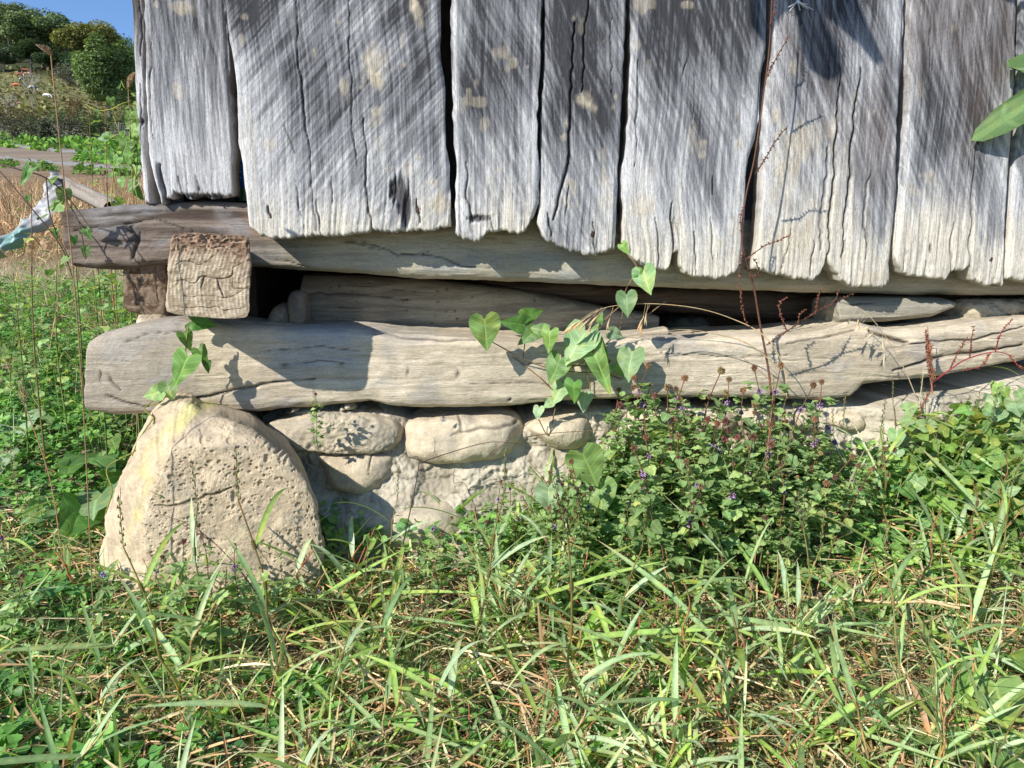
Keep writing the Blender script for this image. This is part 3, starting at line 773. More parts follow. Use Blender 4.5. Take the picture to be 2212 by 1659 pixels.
lg = make_log('loose_log', [(1805, 642), (1850, 640), (1960, 641), (2050, 644), (2062, 650)], [(1812, 706), (1850, 702), (1950, 695), (2020, 686), (2050, 672)], .018, .12, 2.8, .7, .003, 61,
    log_col((.30, .28, .22), (.42, .38, .29)), parent=None, ds=.003, na=90, cracks=[([(1820, 648), (1850, 655), (1890, 652)], .002, .005)])
tag(lg, 'short grey log with a splintered left end wedged under the sill at right', 'log')
lg = make_log('loose_log', [(1330, 718), (1400, 712), (1440, 708)], [(1330, 735), (1440, 730)], -.03, .05, 3, 1, .002, 63, log_col((.35, .3, .23), (.5, .43, .33)), parent=None, ds=.003, na=50)
tag(lg, 'small split stick lying in the dark gap beside the oat heads', 'stick')

# ------------------------------------------------------------------ solid stones and blocks from their outlines
def dome(name, outline, o_back, o_front, mat='stone', pw=3.0, seed=0, colfn=None, amp=.006, fine=.0012, nr=60, na=200, centre=None,
         cracks=(), extra=None, parent=None, omf=.45, shear=None, oshape=None):
    """a solid whose silhouette is the outline at mid depth, bulging to o_front and closed behind at o_back"""
    om = o_back + (o_front - o_back) * omf
    pts = np.array(poly_sz(outline, om))
    # closed smooth outline resampled by angle
    c = pts.mean(0) if centre is None else np.array(wall_sz(centre[0], centre[1], om), float)
    P = np.vstack([pts, pts[:1]])
    sp = smooth_path(np.vstack([pts[-1:], P, pts[1:2]]), 14)
    sp = sp[14:-14]
    ang = np.unwrap(np.arctan2(sp[:, 1] - c[1], sp[:, 0] - c[0]))
    rad = np.hypot(sp[:, 0] - c[0], sp[:, 1] - c[1])
    if ang[-1] < ang[0]: ang, rad = ang[::-1], rad[::-1]
    a = np.linspace(ang[0], ang[0] + 2 * np.pi, na, endpoint=False)
    m = np.maximum.accumulate(ang) + np.arange(len(ang)) * 1e-9
    ra = np.interp(a, m, rad, period=None)
    # front: rho 0..1 then back
    rho = np.sin(np.linspace(0, np.pi / 2, nr)) ** .8
    rho[0] = .004
    F_ = (1 - np.clip(rho, 0, 1) ** pw) ** (1 / pw)
    rhob = np.sin(np.linspace(np.pi / 2, 0, nr // 3))[1:]; rhob[-1] = .004
    Fb = -(1 - rhob ** 4) ** .25
    rr = np.concatenate([rho, rhob]); ff = np.concatenate([F_, Fb])
    S = c[0] + rr[:, None] * ra[None] * np.cos(a)[None]
    Z = c[1] + rr[:, None] * ra[None] * np.sin(a)[None]
    O = np.where(ff[:, None] >= 0, om + ff[:, None] * (o_front - om), om + ff[:, None] * (om - o_back)) * np.ones_like(S)
    if oshape is not None: O = oshape(S, Z, O)
    if shear is not None: S = S + shear[0] * (o_front - O); Z = Z + shear[1] * (o_front - O)
    # normals
    dS = np.stack([S, Z, O], -1)
    nA = np.cross(np.roll(dS, -1, 1) - np.roll(dS, 1, 1), np.gradient(dS, axis=0))
    nA /= np.linalg.norm(nA, axis=-1, keepdims=True) + 1e-9
    cen = np.array([c[0], c[1], om])
    sg = np.sign(((dS - cen) * nA).sum(-1, keepdims=True)); nA = nA * np.where(sg == 0, 1, sg)
    nA[0] = (0, 0, 1); nA[-1] = (0, 0, -1)
    l1 = fbm(S * 14, Z * 14, O * 14, seed, 3); l2 = fbm(S * 60, Z * 60, O * 60, seed + 5, 3); l3 = fbm(S * 200, Z * 200, O * 200, seed + 9, 2)
    D = amp * l1 + fine * 1.4 * l2 + fine * .8 * l3
    C = colfn(S, Z, O, l1, l2, l3)
    if extra: 
        dD, C = extra(S, Z, O, l1, l2, l3, C); D = D + dD
    for (cp, wd, dep) in cracks:
        cpl = smooth_path(np.array(poly_sz(cp, o_front)), 4) if len(cp) > 2 else poly_sz(cp, o_front)
        d, tt = seg_dist(S + .0035 * vn(Z * 70, S * 40, 0, seed + 3), Z + .0035 * vn(S * 80, Z * 40, 0, seed + 4), cpl)
        g_ = np.exp(-(d / (wd * (.4 + .6 * np.sin(np.pi * np.clip(tt, .05, .95))))) ** 2) * (nA[..., 2] > .2)
        D = D - dep * g_; C = mixc(C, C * .3, .8 * g_)
    Q3 = dS + nA * D[..., None]
    V = wp(Q3[..., 0], Q3[..., 1], Q3[..., 2])
    me = new_mesh(name, V.reshape(-1, 3), grid_faces(V.shape[0], na, True), col=C.reshape(-1, 3))
    return ob(name, me, M[mat], parent)

def block_col(S, Z, O, a, b, c):
    col = mixc((.33, .26, .175), (.52, .43, .31), sm(b + c * .6, -.4, .4))
    z0 = float(wall_sz(450, 548, .215)[1])
    top = sm(Z + .02 * a + .012 * b, z0 - .02, z0 + .02)
    top2 = np.maximum(top, .7 * sm(S + .01 * a, S_of(500, 600, .215), S_of(545, 600, .215)) * sm(Z, z0 - .06, z0))
    return mixc(col, mixc((.14, .075, .045), (.33, .22, .15), sm(b + c, -.4, .5)), .85 * top2)
def block_extra(S, Z, O, a, b, c, C):
    front = sm(O, .195, .208)
    k = wall_sz(500, 640, .215)
    r = np.abs(S - S_of(600, 600, .215)) + .8 * (Z - k[1]) ** 2 * 4 + .003 * a
    ring = np.sin(r * 2 * np.pi / .0062 + 1.5 * b) * (.4 + .6 * sm(b + c, -.3, .3))
    z0 = float(wall_sz(450, 548, .215)[1])
    top = sm(Z + .012 * b, z0 - .015, z0 + .03)
    d = front * (.00045 * ring * (1 - .3 * top) - .006 * top * np.abs(b + c) - .004 * sm(b, .1, .5) * top)
    C = mixc(C, C * .62, front * sm(ring, .2, 1) * .16)
    return d, C
blk = dome('cross_beam', [(378, 512), (392, 505), (440, 503), (500, 507), (530, 510), (541, 522), (543, 560), (543, 640), (542, 676), (525, 688), (450, 686), (375, 678), (362, 664), (366, 620), (370, 560)],
     -.06, .215, 'beam', 14, 1101, block_col, .003, .0012, 90, 300, omf=.97, shear=(-.40, .03), extra=block_extra, parent=shed, cracks=[
     ([(372, 612), (400, 608), (425, 612), (440, 600), (470, 604), (500, 598), (503, 575), (540, 560)], .0008, .0024), ([(400, 640), (440, 638), (490, 640), (520, 632), (543, 620)], .0007, .002),
     ([(503, 598), (508, 620), (540, 628)], .0007, .002), ([(470, 604), (478, 622), (486, 640)], .0012, .004), ([(378, 660), (440, 662), (500, 668), (540, 664)], .0008, .002), ([(380, 575), (410, 562), (430, 572), (460, 555)], .0008, .002),
     ([(440, 512), (450, 540), (480, 535), (520, 550)], .0007, .002), ([(445, 600), (436, 620)], .0012, .004)])
into(blk); tag(blk, 'square cross beam end jutting out at the corner, reddish and rotten on top')
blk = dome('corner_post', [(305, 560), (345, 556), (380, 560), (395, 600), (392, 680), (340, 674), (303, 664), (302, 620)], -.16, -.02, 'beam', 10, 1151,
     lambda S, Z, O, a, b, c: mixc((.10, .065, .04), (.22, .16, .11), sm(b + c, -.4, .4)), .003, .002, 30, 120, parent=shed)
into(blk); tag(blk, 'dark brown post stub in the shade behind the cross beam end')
blk = dome('packing_stone', [(320, 680), (345, 672), (390, 676), (400, 700), (370, 712), (322, 708)], -.14, .0, 'mortar', 3, 1161,
     lambda S, Z, O, a, b, c: mixc((.34, .28, .2), (.5, .43, .32), sm(b, -.4, .4)), .006, .002, 26, 90)
tag(blk, 'crumbly tan lump of clay between the corner post and the base beam', 'clay lump')

# the rest of the shed: side wall boards, back, roof, floor
def box(name, s0, s1, z0, z1, o0, o1, mat, parent, col, sub=1, seed=0):
    c = np.array([[s, z, o] for s in (s0, s1) for z in (z0, z1) for o in (o0, o1)])
    q = [(0, 1, 3, 2), (4, 6, 7, 5), (0, 4, 5, 1), (2, 3, 7, 6), (0, 2, 6, 4), (1, 5, 7, 3)]
    me = new_mesh(name, wp(c[:, 0], c[:, 1], c[:, 2]), q, col=np.broadcast_to(col, (8, 3)), smooth=False)
    return ob(name, me, M[mat], parent)
sl = S_of(305, 300, 0)
for k in range(7):
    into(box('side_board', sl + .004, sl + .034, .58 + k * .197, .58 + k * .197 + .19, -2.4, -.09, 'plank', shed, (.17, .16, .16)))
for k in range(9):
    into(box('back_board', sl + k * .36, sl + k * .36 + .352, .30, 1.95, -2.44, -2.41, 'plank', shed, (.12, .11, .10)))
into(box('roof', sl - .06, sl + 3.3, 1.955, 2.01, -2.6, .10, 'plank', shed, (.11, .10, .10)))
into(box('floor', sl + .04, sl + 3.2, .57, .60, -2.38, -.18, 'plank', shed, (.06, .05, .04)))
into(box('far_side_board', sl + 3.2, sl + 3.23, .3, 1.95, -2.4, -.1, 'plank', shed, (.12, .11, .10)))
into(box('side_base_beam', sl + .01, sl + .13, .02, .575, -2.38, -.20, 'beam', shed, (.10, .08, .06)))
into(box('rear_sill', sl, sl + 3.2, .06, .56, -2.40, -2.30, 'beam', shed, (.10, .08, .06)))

# blue feed sack just behind the gap between the first two planks
sk = Acc()
us = np.linspace(500, 552, 10); zs = np.linspace(0, 1, 26)
U_, T_ = np.meshgrid(us, zs)
s_, z_ = wall_sz(U_, 285 + T_ * 148, -.045)
o_ = -.05 - .012 * ((U_ - 526) / 26) ** 2 * 2 + .004 * vn(s_ * 60, z_ * 40, 0, 5)
bc = mixc((.015, .17, .62), (.01, .09, .40), sm(vn(s_ * 40, z_ * 30, 0, 9), -.5, .5)); bc = mixc(bc, (.02, .12, .05), sm(T_, .78, .84))
Vf = wp(s_, z_, o_); Vb = wp(s_, z_, o_ * 0 - .16)[:, ::-1]
sk.add(np.concatenate([Vf, Vb], 1).reshape(-1, 3), grid_faces(26, 20, True), col=np.concatenate([bc, bc[:, ::-1]], 1).reshape(-1, 3))
M['sack'] = mat_plain('sack film', (.5, .5, .5)); 
m_, n_, l_ = mat_new('printed sack film')
o__ = n_.new('ShaderNodeOutputMaterial'); b__ = n_.new('ShaderNodeBsdfPrincipled'); a__ = n_.new('ShaderNodeAttribute'); a__.attribute_name = 'Col'
l_.new(a__.outputs[0], b__.inputs[0]); b__.inputs['Roughness'].default_value = .35; l_.new(b__.outputs[0], o__.inputs[0]); M['film'] = m_
sack = empty('feed_sack', tuple(at_wall(526, 434, -.09))); bpy.context.view_layer.update()
so_ = ob('sack_body', sk.mesh('sack_body'), M['film'], sack); so_.location = -sack.location
tag(sack, 'shiny blue sack with a green foot seen in the gap beside the leftmost plank', 'sack')
lt = Acc()
for (ua, va, ub, vb) in [(515, 358, 521, 358), (515, 358, 515, 384), (515, 384, 521, 384), (515, 371, 520, 371), (514, 345, 520, 345), (514, 338, 519, 338), (514, 331, 519, 331), (513, 324, 518, 324), (513, 317, 517, 317), (512, 311, 516, 311)]:
    q_ = at_wall(np.array([ua, ub]), np.array([va, vb]), -.038); lt.tube(q_, .0008, 4, (.7, .75, .8))
lo_ = ob('lettering', lt.mesh('lettering'), M['film'], sack); lo_.location = -sack.location

# ------------------------------------------------------------------ boulder
def stone_col(a1=(.45, .39, .30), b1=(.60, .53, .42)):
    w_ = np.array((1.0, .945, .84))
    return lambda S, Z, O, a, b, c: mixc(mixc(np.array(a1) * w_, np.array(b1) * w_, sm(b * .7 + c * .5 + a * .5, -.4, .4)), np.array(a1) * .72, .5 * sm(fbm(S * 25, Z * 25, O * 25, 555, 3), .12, .45))
BO = .22
bc_s, bc_z = wall_sz(480, 1060, BO)
ridge = poly_sz([(440, 878), (405, 930), (372, 985), (348, 1040), (330, 1080), (322, 1150), (326, 1210), (318, 1262)], BO)
def boulder_extra(S, Z, O, a, b, c, C):
    rs = np.array([p_[0] for p_ in ridge]); rz = np.array([p_[1] for p_ in ridge]); od = np.argsort(rz)
    rid = np.interp(Z, rz[od], rs[od]) + .006 * b
    left = sm(rid - S, .0, .02)
    D = np.zeros_like(S)
    # layered flakes on the left flank
    D = D + left * (.003 * vn((S + Z * .45) * 90, Z * 14, 0, 77) + .0015 * vn((S + Z * .45) * 200, Z * 30, 0, 78))
    # round pits on the face
    fr = (1 - left) * sm(O, BO * .62, BO * .85)
    out = np.zeros_like(S)
    for (cell, dep, dens, sd_) in [(.014, .0030, .45, 5), (.009, .0014, .4, 6), (.024, .0034, .3, 7)]:
        for k in range(2):
            ox = k * .5
            X, Y = (S * .86 + Z * .5) / cell + ox + .5 * vn(Z * 22, S * 22, 0, sd_), (Z * .86 - S * .5) / cell + ox * 1.3 + .5 * vn(S * 22, Z * 22, 0, sd_ + 50)
            xi, yi = np.floor(X), np.floor(Y)
            hx = _h(xi.astype(np.int64), yi.astype(np.int64), np.full(X.shape, sd_ + k, np.int64), 1)
            hy = _h(xi.astype(np.int64), yi.astype(np.int64), np.full(X.shape, sd_ + k, np.int64), 2)
            hr = _h(xi.astype(np.int64), yi.astype(np.int64), np.full(X.shape, sd_ + k, np.int64), 3) * .5 + .5
            on = _h(xi.astype(np.int64), yi.astype(np.int64), np.full(X.shape, sd_ + k, np.int64), 4) * .5 + .5
            d = np.hypot((X - xi - .5 - .27 * hx) * (1 + .3 * hy), Y - yi - .5 - .27 * hy) / (.13 + .10 * hr)
            out = np.maximum(out, (1 - sm(d, .55, 1.05)) * dep * (on < dens) * (.5 + hr))
    dens = sm(fbm(S * 9, Z * 9, 0, 79, 2) + .25, -.1, .25) * (1 - .85 * sm(Z, float(wall_sz(480, 960, BO)[1]), float(wall_sz(480, 900, BO)[1])))
    D = D - out * fr * dens * .8 + fr * .0014 * fbm(S * 45, Z * 45, 0, 88, 3)
    C = mixc(C, C * .88, fr * dens * sm(out, .001, .003) * .5)
    lich = left * sm(fbm(S * 20, Z * 12, 0, 80, 3), -.12, .25) * sm(rid - S, .0, .012) * (1 - sm(rid - S, .03, .07)) * sm(Z, .02, .08)
    C = mixc(C, (.50, .48, .16), .6 * lich)
    # cleft
    return D, C
def boulder_o(S, Z, O):
    rs = np.array([p_[0] for p_ in ridge]); rz = np.array([p_[1] for p_ in ridge]); od = np.argsort(rz)
    rid = np.interp(Z, rz[od], rs[od])
    O = np.where(O > .05, O - np.clip(rid - S, 0, .2) * .9 * sm(O, .05, .15), O)
    ztop = float(wall_sz(480, 960, BO)[1])
    return np.where(O > .05, O - np.clip(Z - ztop, 0, .2) * .9 - np.clip(S - S_of(700, 1100, BO), 0, .1) * .5, O)
boul = dome('boulder', [(348, 915), (372, 886), (410, 872), (440, 872), (470, 884), (505, 892), (545, 908), (585, 924), (620, 950), (656, 972), (684, 1004), (704, 1048), (718, 1100), (726, 1150), (728, 1210), (716, 1280), (640, 1330), (500, 1340), (360, 1340), (262, 1300), (246, 1240), (258, 1184), (266, 1110), (280, 1056), (308, 995), (330, 948)],
     -.12, BO + .015, 'stone', 9, 1201, stone_col((.42, .355, .27), (.56, .48, .37)), .009, .0008, 330, 820, centre=(485, 1110), omf=.80, shear=(-.34, -.02), extra=boulder_extra, oshape=boulder_o,
     cracks=[([(335, 1092), (380, 1090), (420, 1082), (470, 1065), (500, 1050)], .0025, .004), ([(480, 890), (500, 905), (520, 930)], .003, .004)])
tag(boul, 'large pitted tan boulder with a yellow-lichened left flank under the corner', 'boulder')

# ------------------------------------------------------------------ stone foundation
found = empty('stone_foundation', tuple(wp(0, 0, 0))); bpy.context.view_layer.update()
FOFF = tuple(-np.array(found.location))
tag(found, 'low foundation wall of rounded river stones set in crumbling clay mortar', 'foundation')
def broken(Ss, amt=.004):
    def f(S, Z, O, a, b, c, C):
        w1 = fbm(S * 40 + Z * 13, Z * 46 - S * 9, O * 40, Ss, 4); w2 = fbm(S * 110, Z * 120, O * 100, Ss + 1, 3)
        return -amt * (1.2 * np.abs(w1) + .6 * np.abs(w2)) * sm(O, .02, .05), C
    return f
stones = [
 ('flat stone with a rough broken face under the base beam', [(592, 915), (597, 900), (628, 888), (690, 882), (770, 880), (842, 886), (868, 895), (882, 915), (879, 937), (865, 950), (850, 960), (771, 962), (690, 961), (641, 950), (602, 936)], -.10, .062, 6, 1301, broken(3, .006), (.38, .345, .285), (.52, .47, .38)),
 ('rounded stone below the flat broken one', [(680, 956), (760, 952), (830, 953), (872, 960), (878, 1000), (856, 1021), (836, 1040), (803, 1049), (755, 1047), (722, 1037), (704, 1015), (692, 985)], -.10, .068, 2.6, 1311, None, (.42, .37, .29), (.56, .50, .40)),
 ('long smooth rounded stone with a fly on it', [(873, 905), (900, 889), (960, 881), (1031, 878), (1085, 880), (1115, 891), (1128, 914), (1123, 942), (1096, 970), (1047, 983), (982, 989), (933, 989), (901, 984), (878, 970), (871, 940)], -.10, .078, 2.6, 1321, None, (.50, .44, .35), (.62, .555, .45)),
 ('smooth pale stone right of the long one', [(1131, 908), (1160, 890), (1200, 881), (1245, 878), (1268, 886), (1276, 915), (1264, 944), (1228, 959), (1190, 959), (1158, 941), (1137, 926)], -.10, .07, 2.4, 1331, None, (.50, .44, .35), (.62, .55, .44)),
 ('grey stone end beside the smooth pale one', [(1256, 876), (1290, 868), (1318, 872), (1328, 900), (1318, 935), (1288, 950), (1268, 946), (1278, 915)], -.10, .05, 2.4, 1341, None, (.33, .31, .26), (.43, .40, .33)),
 (None, [(1290, 950), (1330, 942), (1372, 950), (1400, 975), (1392, 1005), (1340, 1018), (1298, 1000)], -.1, .06, 2.6, 1351, None, (.38, .34, .27), (.50, .45, .36)),
 (None, [(1180, 972), (1230, 966), (1268, 975), (1272, 1000), (1240, 1020), (1185, 1010)], -.1, .05, 2.6, 1356, None, (.38, .34, .27), (.50, .45, .36)),
 (None, [(1340, 872), (1400, 866), (1452, 872), (1470, 900), (1440, 930), (1370, 930), (1336, 905)], -.1, .055, 2.6, 1361, None, (.42, .37, .29), (.56, .5, .4)),
 (None, [(1480, 880), (1530, 868), (1560, 872), (1572, 900), (1550, 922), (1495, 920), (1476, 900)], -.1, .05, 2.6, 1371, None, (.42, .37, .29), (.56, .5, .4)),
 ('pale stone behind the mint flower heads', [(1570, 876), (1620, 864), (1645, 878), (1648, 905), (1620, 920), (1575, 912)], -.1, .06, 2.6, 1381, None, (.5, .46, .38), (.62, .57, .47)),
 ('pale stone under the lowest bulge of the base beam', [(1752, 880), (1790, 870), (1830, 873), (1842, 900), (1826, 922), (1780, 920), (1750, 905)], -.1, .06, 2.8, 1391, None, (.50, .45, .35), (.63, .57, .45)),
 ('long cream stone sloping up to the right below the beam', [(1838, 890), (1855, 872), (1900, 860), (1947, 851), (1972, 856), (1983, 874), (1962, 900), (1907, 920), (1855, 926), (1836, 915)], -.1, .065, 2.8, 1401, None, (.50, .45, .35), (.63, .57, .45)),
 (None, [(1660, 872), (1700, 868), (1740, 876), (1742, 910), (1700, 925), (1655, 910)], -.1, .05, 2.6, 1411, None, (.42, .37, .29), (.56, .5, .4)),
 (None, [(1990, 880), (2040, 860), (2080, 870), (2085, 910), (2040, 935), (1995, 920)], -.1, .05, 2.6, 1421, None, (.42, .37, .29), (.56, .5, .4)),
 (None, [(2095, 865), (2150, 850), (2200, 855), (2212, 890), (2160, 915), (2100, 905)], -.1, .05, 2.6, 1431, None, (.42, .37, .29), (.56, .5, .4)),
 (None, [(1400, 945), (1460, 940), (1510, 950), (1520, 990), (1460, 1010), (1402, 990)], -.1, .06, 2.6, 1441, None, (.38, .34, .27), (.50, .45, .36)),
 (None, [(1530, 935), (1600, 930), (1650, 942), (1650, 990), (1590, 1010), (1532, 985)], -.1, .06, 2.6, 1451, None, (.42, .37, .29), (.56, .5, .4)),
 (None, [(1670, 940), (1740, 935), (1790, 948), (1785, 1000), (1720, 1015), (1668, 990)], -.1, .07, 2.6, 1461, None, (.42, .37, .29), (.56, .5, .4)),
 ('rust-tinted stone low behind the grass at right', [(1870, 960), (1900, 935), (1935, 940), (1940, 990), (1915, 1030), (1880, 1020)], -.1, .08, 2.8, 1471, None, (.45, .34, .24), (.58, .5, .4)),
 ('slab of pale stone at the foot of the wall right of the boulder', [(750, 1120), (800, 1086), (880, 1072), (960, 1062), (1010, 1078), (1020, 1120), (960, 1160), (840, 1175), (760, 1160)], -.08, .11, 3.4, 1481, None, (.42, .38, .31), (.56, .51, .42)),
]
for (lab, outl, ob_, of_, pw_, sd_, ex_, c1, c2) in stones:
    vis = lab is not None
    st = dome('stone', outl, ob_, of_, 'stone', pw_, sd_, stone_col(c1, c2), .010 if vis else .008, .0007, 60 if vis else 34, 200 if vis else 110, extra=ex_, parent=found,
         cracks=[([(1000, 935), (1040, 925), (1090, 927), (1122, 920)], .003, .004), ([(985, 900), (1000, 930), (975, 945)], .003, .0025)] if sd_ == 1321 else (([([(800, 975), (799, 1000), (797, 1025)], .0015, .004)]) if sd_ == 1311 else ()))
    st.location = FOFF
    if lab: tag(st, lab)
# clay mortar: a lumpy ledge behind and between the stones
uu = np.linspace(560, 2300, 700); vv = np.linspace(0, 1, 190)
Um, Tm = np.meshgrid(uu, vv)
vtop = np.interp(Um, [560, 640, 760, 830, 900, 1100, 1300, 1700, 1860, 1960, 2060, 2212, 2300], [905, 886, 880, 888, 905, 905, 880, 876, 872, 846, 838, 805, 800])
Vm = vtop + (1290 - vtop) * Tm
s_, z_ = wall_sz(Um, Vm, .0)
led = np.interp(z_, [0, .06, .16, .22, .30, .45], [.16, .10, .045, .03, .018, .0])
lum_ = 1.5 * fbm(s_ * 13, z_ * 17, 0, 95, 5) ; lum2 = fbm(s_ * 60 + 2 * vn(s_ * 20, z_ * 20, 0, 98), z_ * 75, 0, 96, 3)
led = led + .058 * sm(s_, S_of(1830), S_of(1930)) * sm(z_, .12, .25)
o_ = led + .014 * lum_ + .006 * np.abs(lum2) * 1.6 + .002 * vn(s_ * 260, z_ * 260, 0, 97)
# dark hollows at the top left and by the stones
for (hu, hv, hr, hd) in [(590, 915, .035, .09), (910, 890, .03, .05), (1128, 892, .03, .06), (730, 1060, .03, .03), (1140, 960, .02, .02)]:
    hs, hz = wall_sz(hu, hv, 0); o_ = o_ - hd * np.exp(-((s_ - hs) / hr) ** 2 - ((z_ - hz) / (hr * .7)) ** 2)
mc = mixc((.30, .265, .20), (.47, .42, .325), sm(lum_ + lum2 * .8, -.4, .4))
Vf = wp(s_, z_, o_); top_b = wp(s_[:1], z_[:1] + .001, np.full((1, s_.shape[1]), -.2))
Vall = np.concatenate([top_b, Vf], 0)
mo = ob('mortar', new_mesh('mortar', Vall.reshape(-1, 3), grid_faces(Vall.shape[0], len(uu)), col=np.concatenate([mc[:1], mc]).reshape(-1, 3)), M['mortar'], found)
mo.location = FOFF; tag(mo, 'pale crumbling clay packed round the stones', kind=None)
# clay crumbs on the stones and lumps under the sill at right
cr = [(757, 874, 9), (745, 879, 6), (640, 882, 6)]
for k, (u, v, r_) in enumerate(cr):
    th = np.linspace(0, 2 * np.pi, 9)[:-1]
    st = dome('clay_crumb', [(u + r_ * (1.1 + .5 * math.sin(3 * t_ + k) + .3 * math.sin(2 * t_ + 2 * k)) * math.cos(t_), v + r_ * .8 * math.sin(t_)) for t_ in th], -.01, .045 if u < 1700 else .05, 'mortar', 2.4, 1500 + k, stone_col((.42, .38, .3), (.58, .52, .42)), .004, .002, 8, 20, parent=found)
    st.location = FOFF
for k, outl in enumerate([[(2040, 655), (2070, 646), (2120, 650), (2150, 665), (2140, 688), (2085, 695), (2045, 690)], [(2095, 648), (2150, 644), (2205, 648), (2206, 672), (2150, 684), (2105, 676)], [(2195, 648), (2230, 642), (2290, 650), (2290, 690), (2220, 690), (2196, 676)]]):
    st = dome('clay_lump', outl, -.12, -.005 + .012 * (k == 2), 'mortar', 3, 1600 + k, stone_col((.33, .31, .25), (.48, .44, .36)), .008, .003, 26, 90)
    tag(st, ['cracked clay lump wedged between sill and beam beside the short grey log', 'broad flat clay lump under the sill between two others', 'pale crumbly clay lump under the sill at the right edge'][k], 'clay lump')
# stones lying in the dark gap
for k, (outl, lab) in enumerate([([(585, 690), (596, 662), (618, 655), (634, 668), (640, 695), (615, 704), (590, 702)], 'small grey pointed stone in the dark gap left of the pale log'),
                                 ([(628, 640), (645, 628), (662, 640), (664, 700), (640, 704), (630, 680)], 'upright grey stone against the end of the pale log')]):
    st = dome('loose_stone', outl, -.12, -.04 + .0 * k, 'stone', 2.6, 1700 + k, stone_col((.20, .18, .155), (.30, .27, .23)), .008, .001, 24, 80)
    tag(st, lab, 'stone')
# rubble deeper under the floor
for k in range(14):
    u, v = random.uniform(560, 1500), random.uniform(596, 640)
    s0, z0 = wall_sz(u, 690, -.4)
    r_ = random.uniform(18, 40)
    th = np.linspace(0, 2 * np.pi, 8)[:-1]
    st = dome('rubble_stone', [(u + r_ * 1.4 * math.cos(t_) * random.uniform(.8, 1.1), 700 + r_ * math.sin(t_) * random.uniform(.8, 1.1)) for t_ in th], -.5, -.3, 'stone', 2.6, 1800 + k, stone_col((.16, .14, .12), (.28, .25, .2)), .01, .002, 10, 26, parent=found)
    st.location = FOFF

# ================================================================== plants
def rot_to(dirv, up=None, roll=0.0):
    """matrix whose +Y follows dirv and whose +Z leans towards up"""
    y = Vector(dirv).normalized()
    upv = Vector(up if up is not None else (0, 0, 1))
    z = upv - y * upv.dot(y)
    if z.length < 1e-3: z = Vector((0, -1, 0)) - y * Vector((0, -1, 0)).dot(y)
    z.normalize(); x = y.cross(z)
    Mx = Matrix((x, y, z)).transposed()
    if roll: Mx = Mx @ Matrix.Rotation(roll, 3, 'Y')
    return Mx

def leaf_geo(outline, centre=(0, .4), rings=2, fold=.12, droop=.25, ripple=.03, seed=0, curl=0.0):
    """outline: half outline from base to tip as (x, y), mirrored; unit long; returns V, T, uv"""
    h = [(x, y) for x, y in outline]
    o = h + [(-x, y) for x, y in reversed(h[1:-1])] if abs(h[0][0]) < 1e-6 else h + [(-x, y) for x, y in reversed(h[:-1])]
    o = np.array(o, float); n = len(o)
    c = np.array(centre, float)
    V = [c[None]]
    for k in range(1, rings + 1): V.append(c + (o - c) * (k / rings))
    P = np.concatenate(V)
    T = [(0, 1 + i, 1 + (i + 1) % n) for i in range(n)]
    for k in range(rings - 1):
        a, b = 1 + k * n, 1 + (k + 1) * n
        for i in range(n):
            j = (i + 1) % n
            T += [(a + i, b + i, b + j), (a + i, b + j, a + j)]
    x, y = P[:, 0], P[:, 1]
    z = fold * np.abs(x) - droop * np.clip(y, 0, 2) ** 2 - curl * x ** 2 + ripple * np.sin(y * 13 + seed) * np.abs(x) * 2.2
    z = z + ripple * vn(x * 4, y * 4, 0, seed)
    return np.stack([x, y, z], -1), np.array(T), P.copy()

def mint_outline(w=.3):
    ys = np.linspace(0, 1, 9)
    pts = [(0, 0)]
    for k, y in enumerate(ys[1:-1]):
        x = w * math.sin(math.pi * y ** .78) ** .75
        pts.append((x * (1.05 if k % 2 else .94), y))
    pts.append((0, 1))
    return pts
BIND = [(0, .03), (.07, -.06), (.20, -.17), (.33, -.16), (.40, -.02), (.39, .16), (.33, .34), (.24, .55), (.12, .80), (0, 1)]
HEART = [(0, .04), (.08, -.10), (.22, -.18), (.38, -.12), (.46, .06), (.45, .26), (.37, .46), (.24, .66), (.10, .86), (0, 1)]
ARROW = [(0, .05), (.08, -.02), (.22, -.20), (.27, -.17), (.24, .02), (.22, .22), (.18, .45), (.11, .70), (.05, .87), (0, 1)]
CLO = [(0, 0), (.22, .30), (.42, .62), (.44, .86), (.26, 1.0), (0, .90)]

def leaf_mesh(name, outline, col, mat, length=1.0, **kw):
    V, T, U = leaf_geo(outline, **kw)
    c = np.array(col) * (1 + .2 * vn(U[:, 0] * 6, U[:, 1] * 6, 0, kw.get('seed', 0)))[:, None]
    me = new_mesh(name, V * length, None, T, col=c, uv=U)
    me.materials.append(mat)
    return me

def scatter(name, templ, pos, mats, scale, cols, mat, kind='stuff', **tags):
    """many small leaves as one mesh: templ is a list of (V, T, uv)"""
    ac_V, ac_T, ac_C, ac_U = [], [], [], []
    n0 = 0
    which = np.arange(len(pos)) % len(templ)
    for w, (V, T, U) in enumerate(templ):
        m = which == w
        if not m.any(): continue
        W = np.einsum('nij,vj->nvi', mats[m], V) * scale[m][:, None, None] + pos[m][:, None]
        k = len(W)
        ac_V.append(W.reshape(-1, 3)); ac_C.append(np.repeat(cols[m], len(V), 0)); ac_U.append(np.tile(U, (k, 1)))
        ac_T.append((T[None] + (np.arange(k) * len(V))[:, None, None]).reshape(-1, 3) + n0)
        n0 += k * len(V)
    me = new_mesh(name, np.concatenate(ac_V), None, np.concatenate(ac_T), col=np.concatenate(ac_C), uv=np.concatenate(ac_U))
    o = ob(name, me, mat)
    tag(o, kind=kind, **tags)
    return o

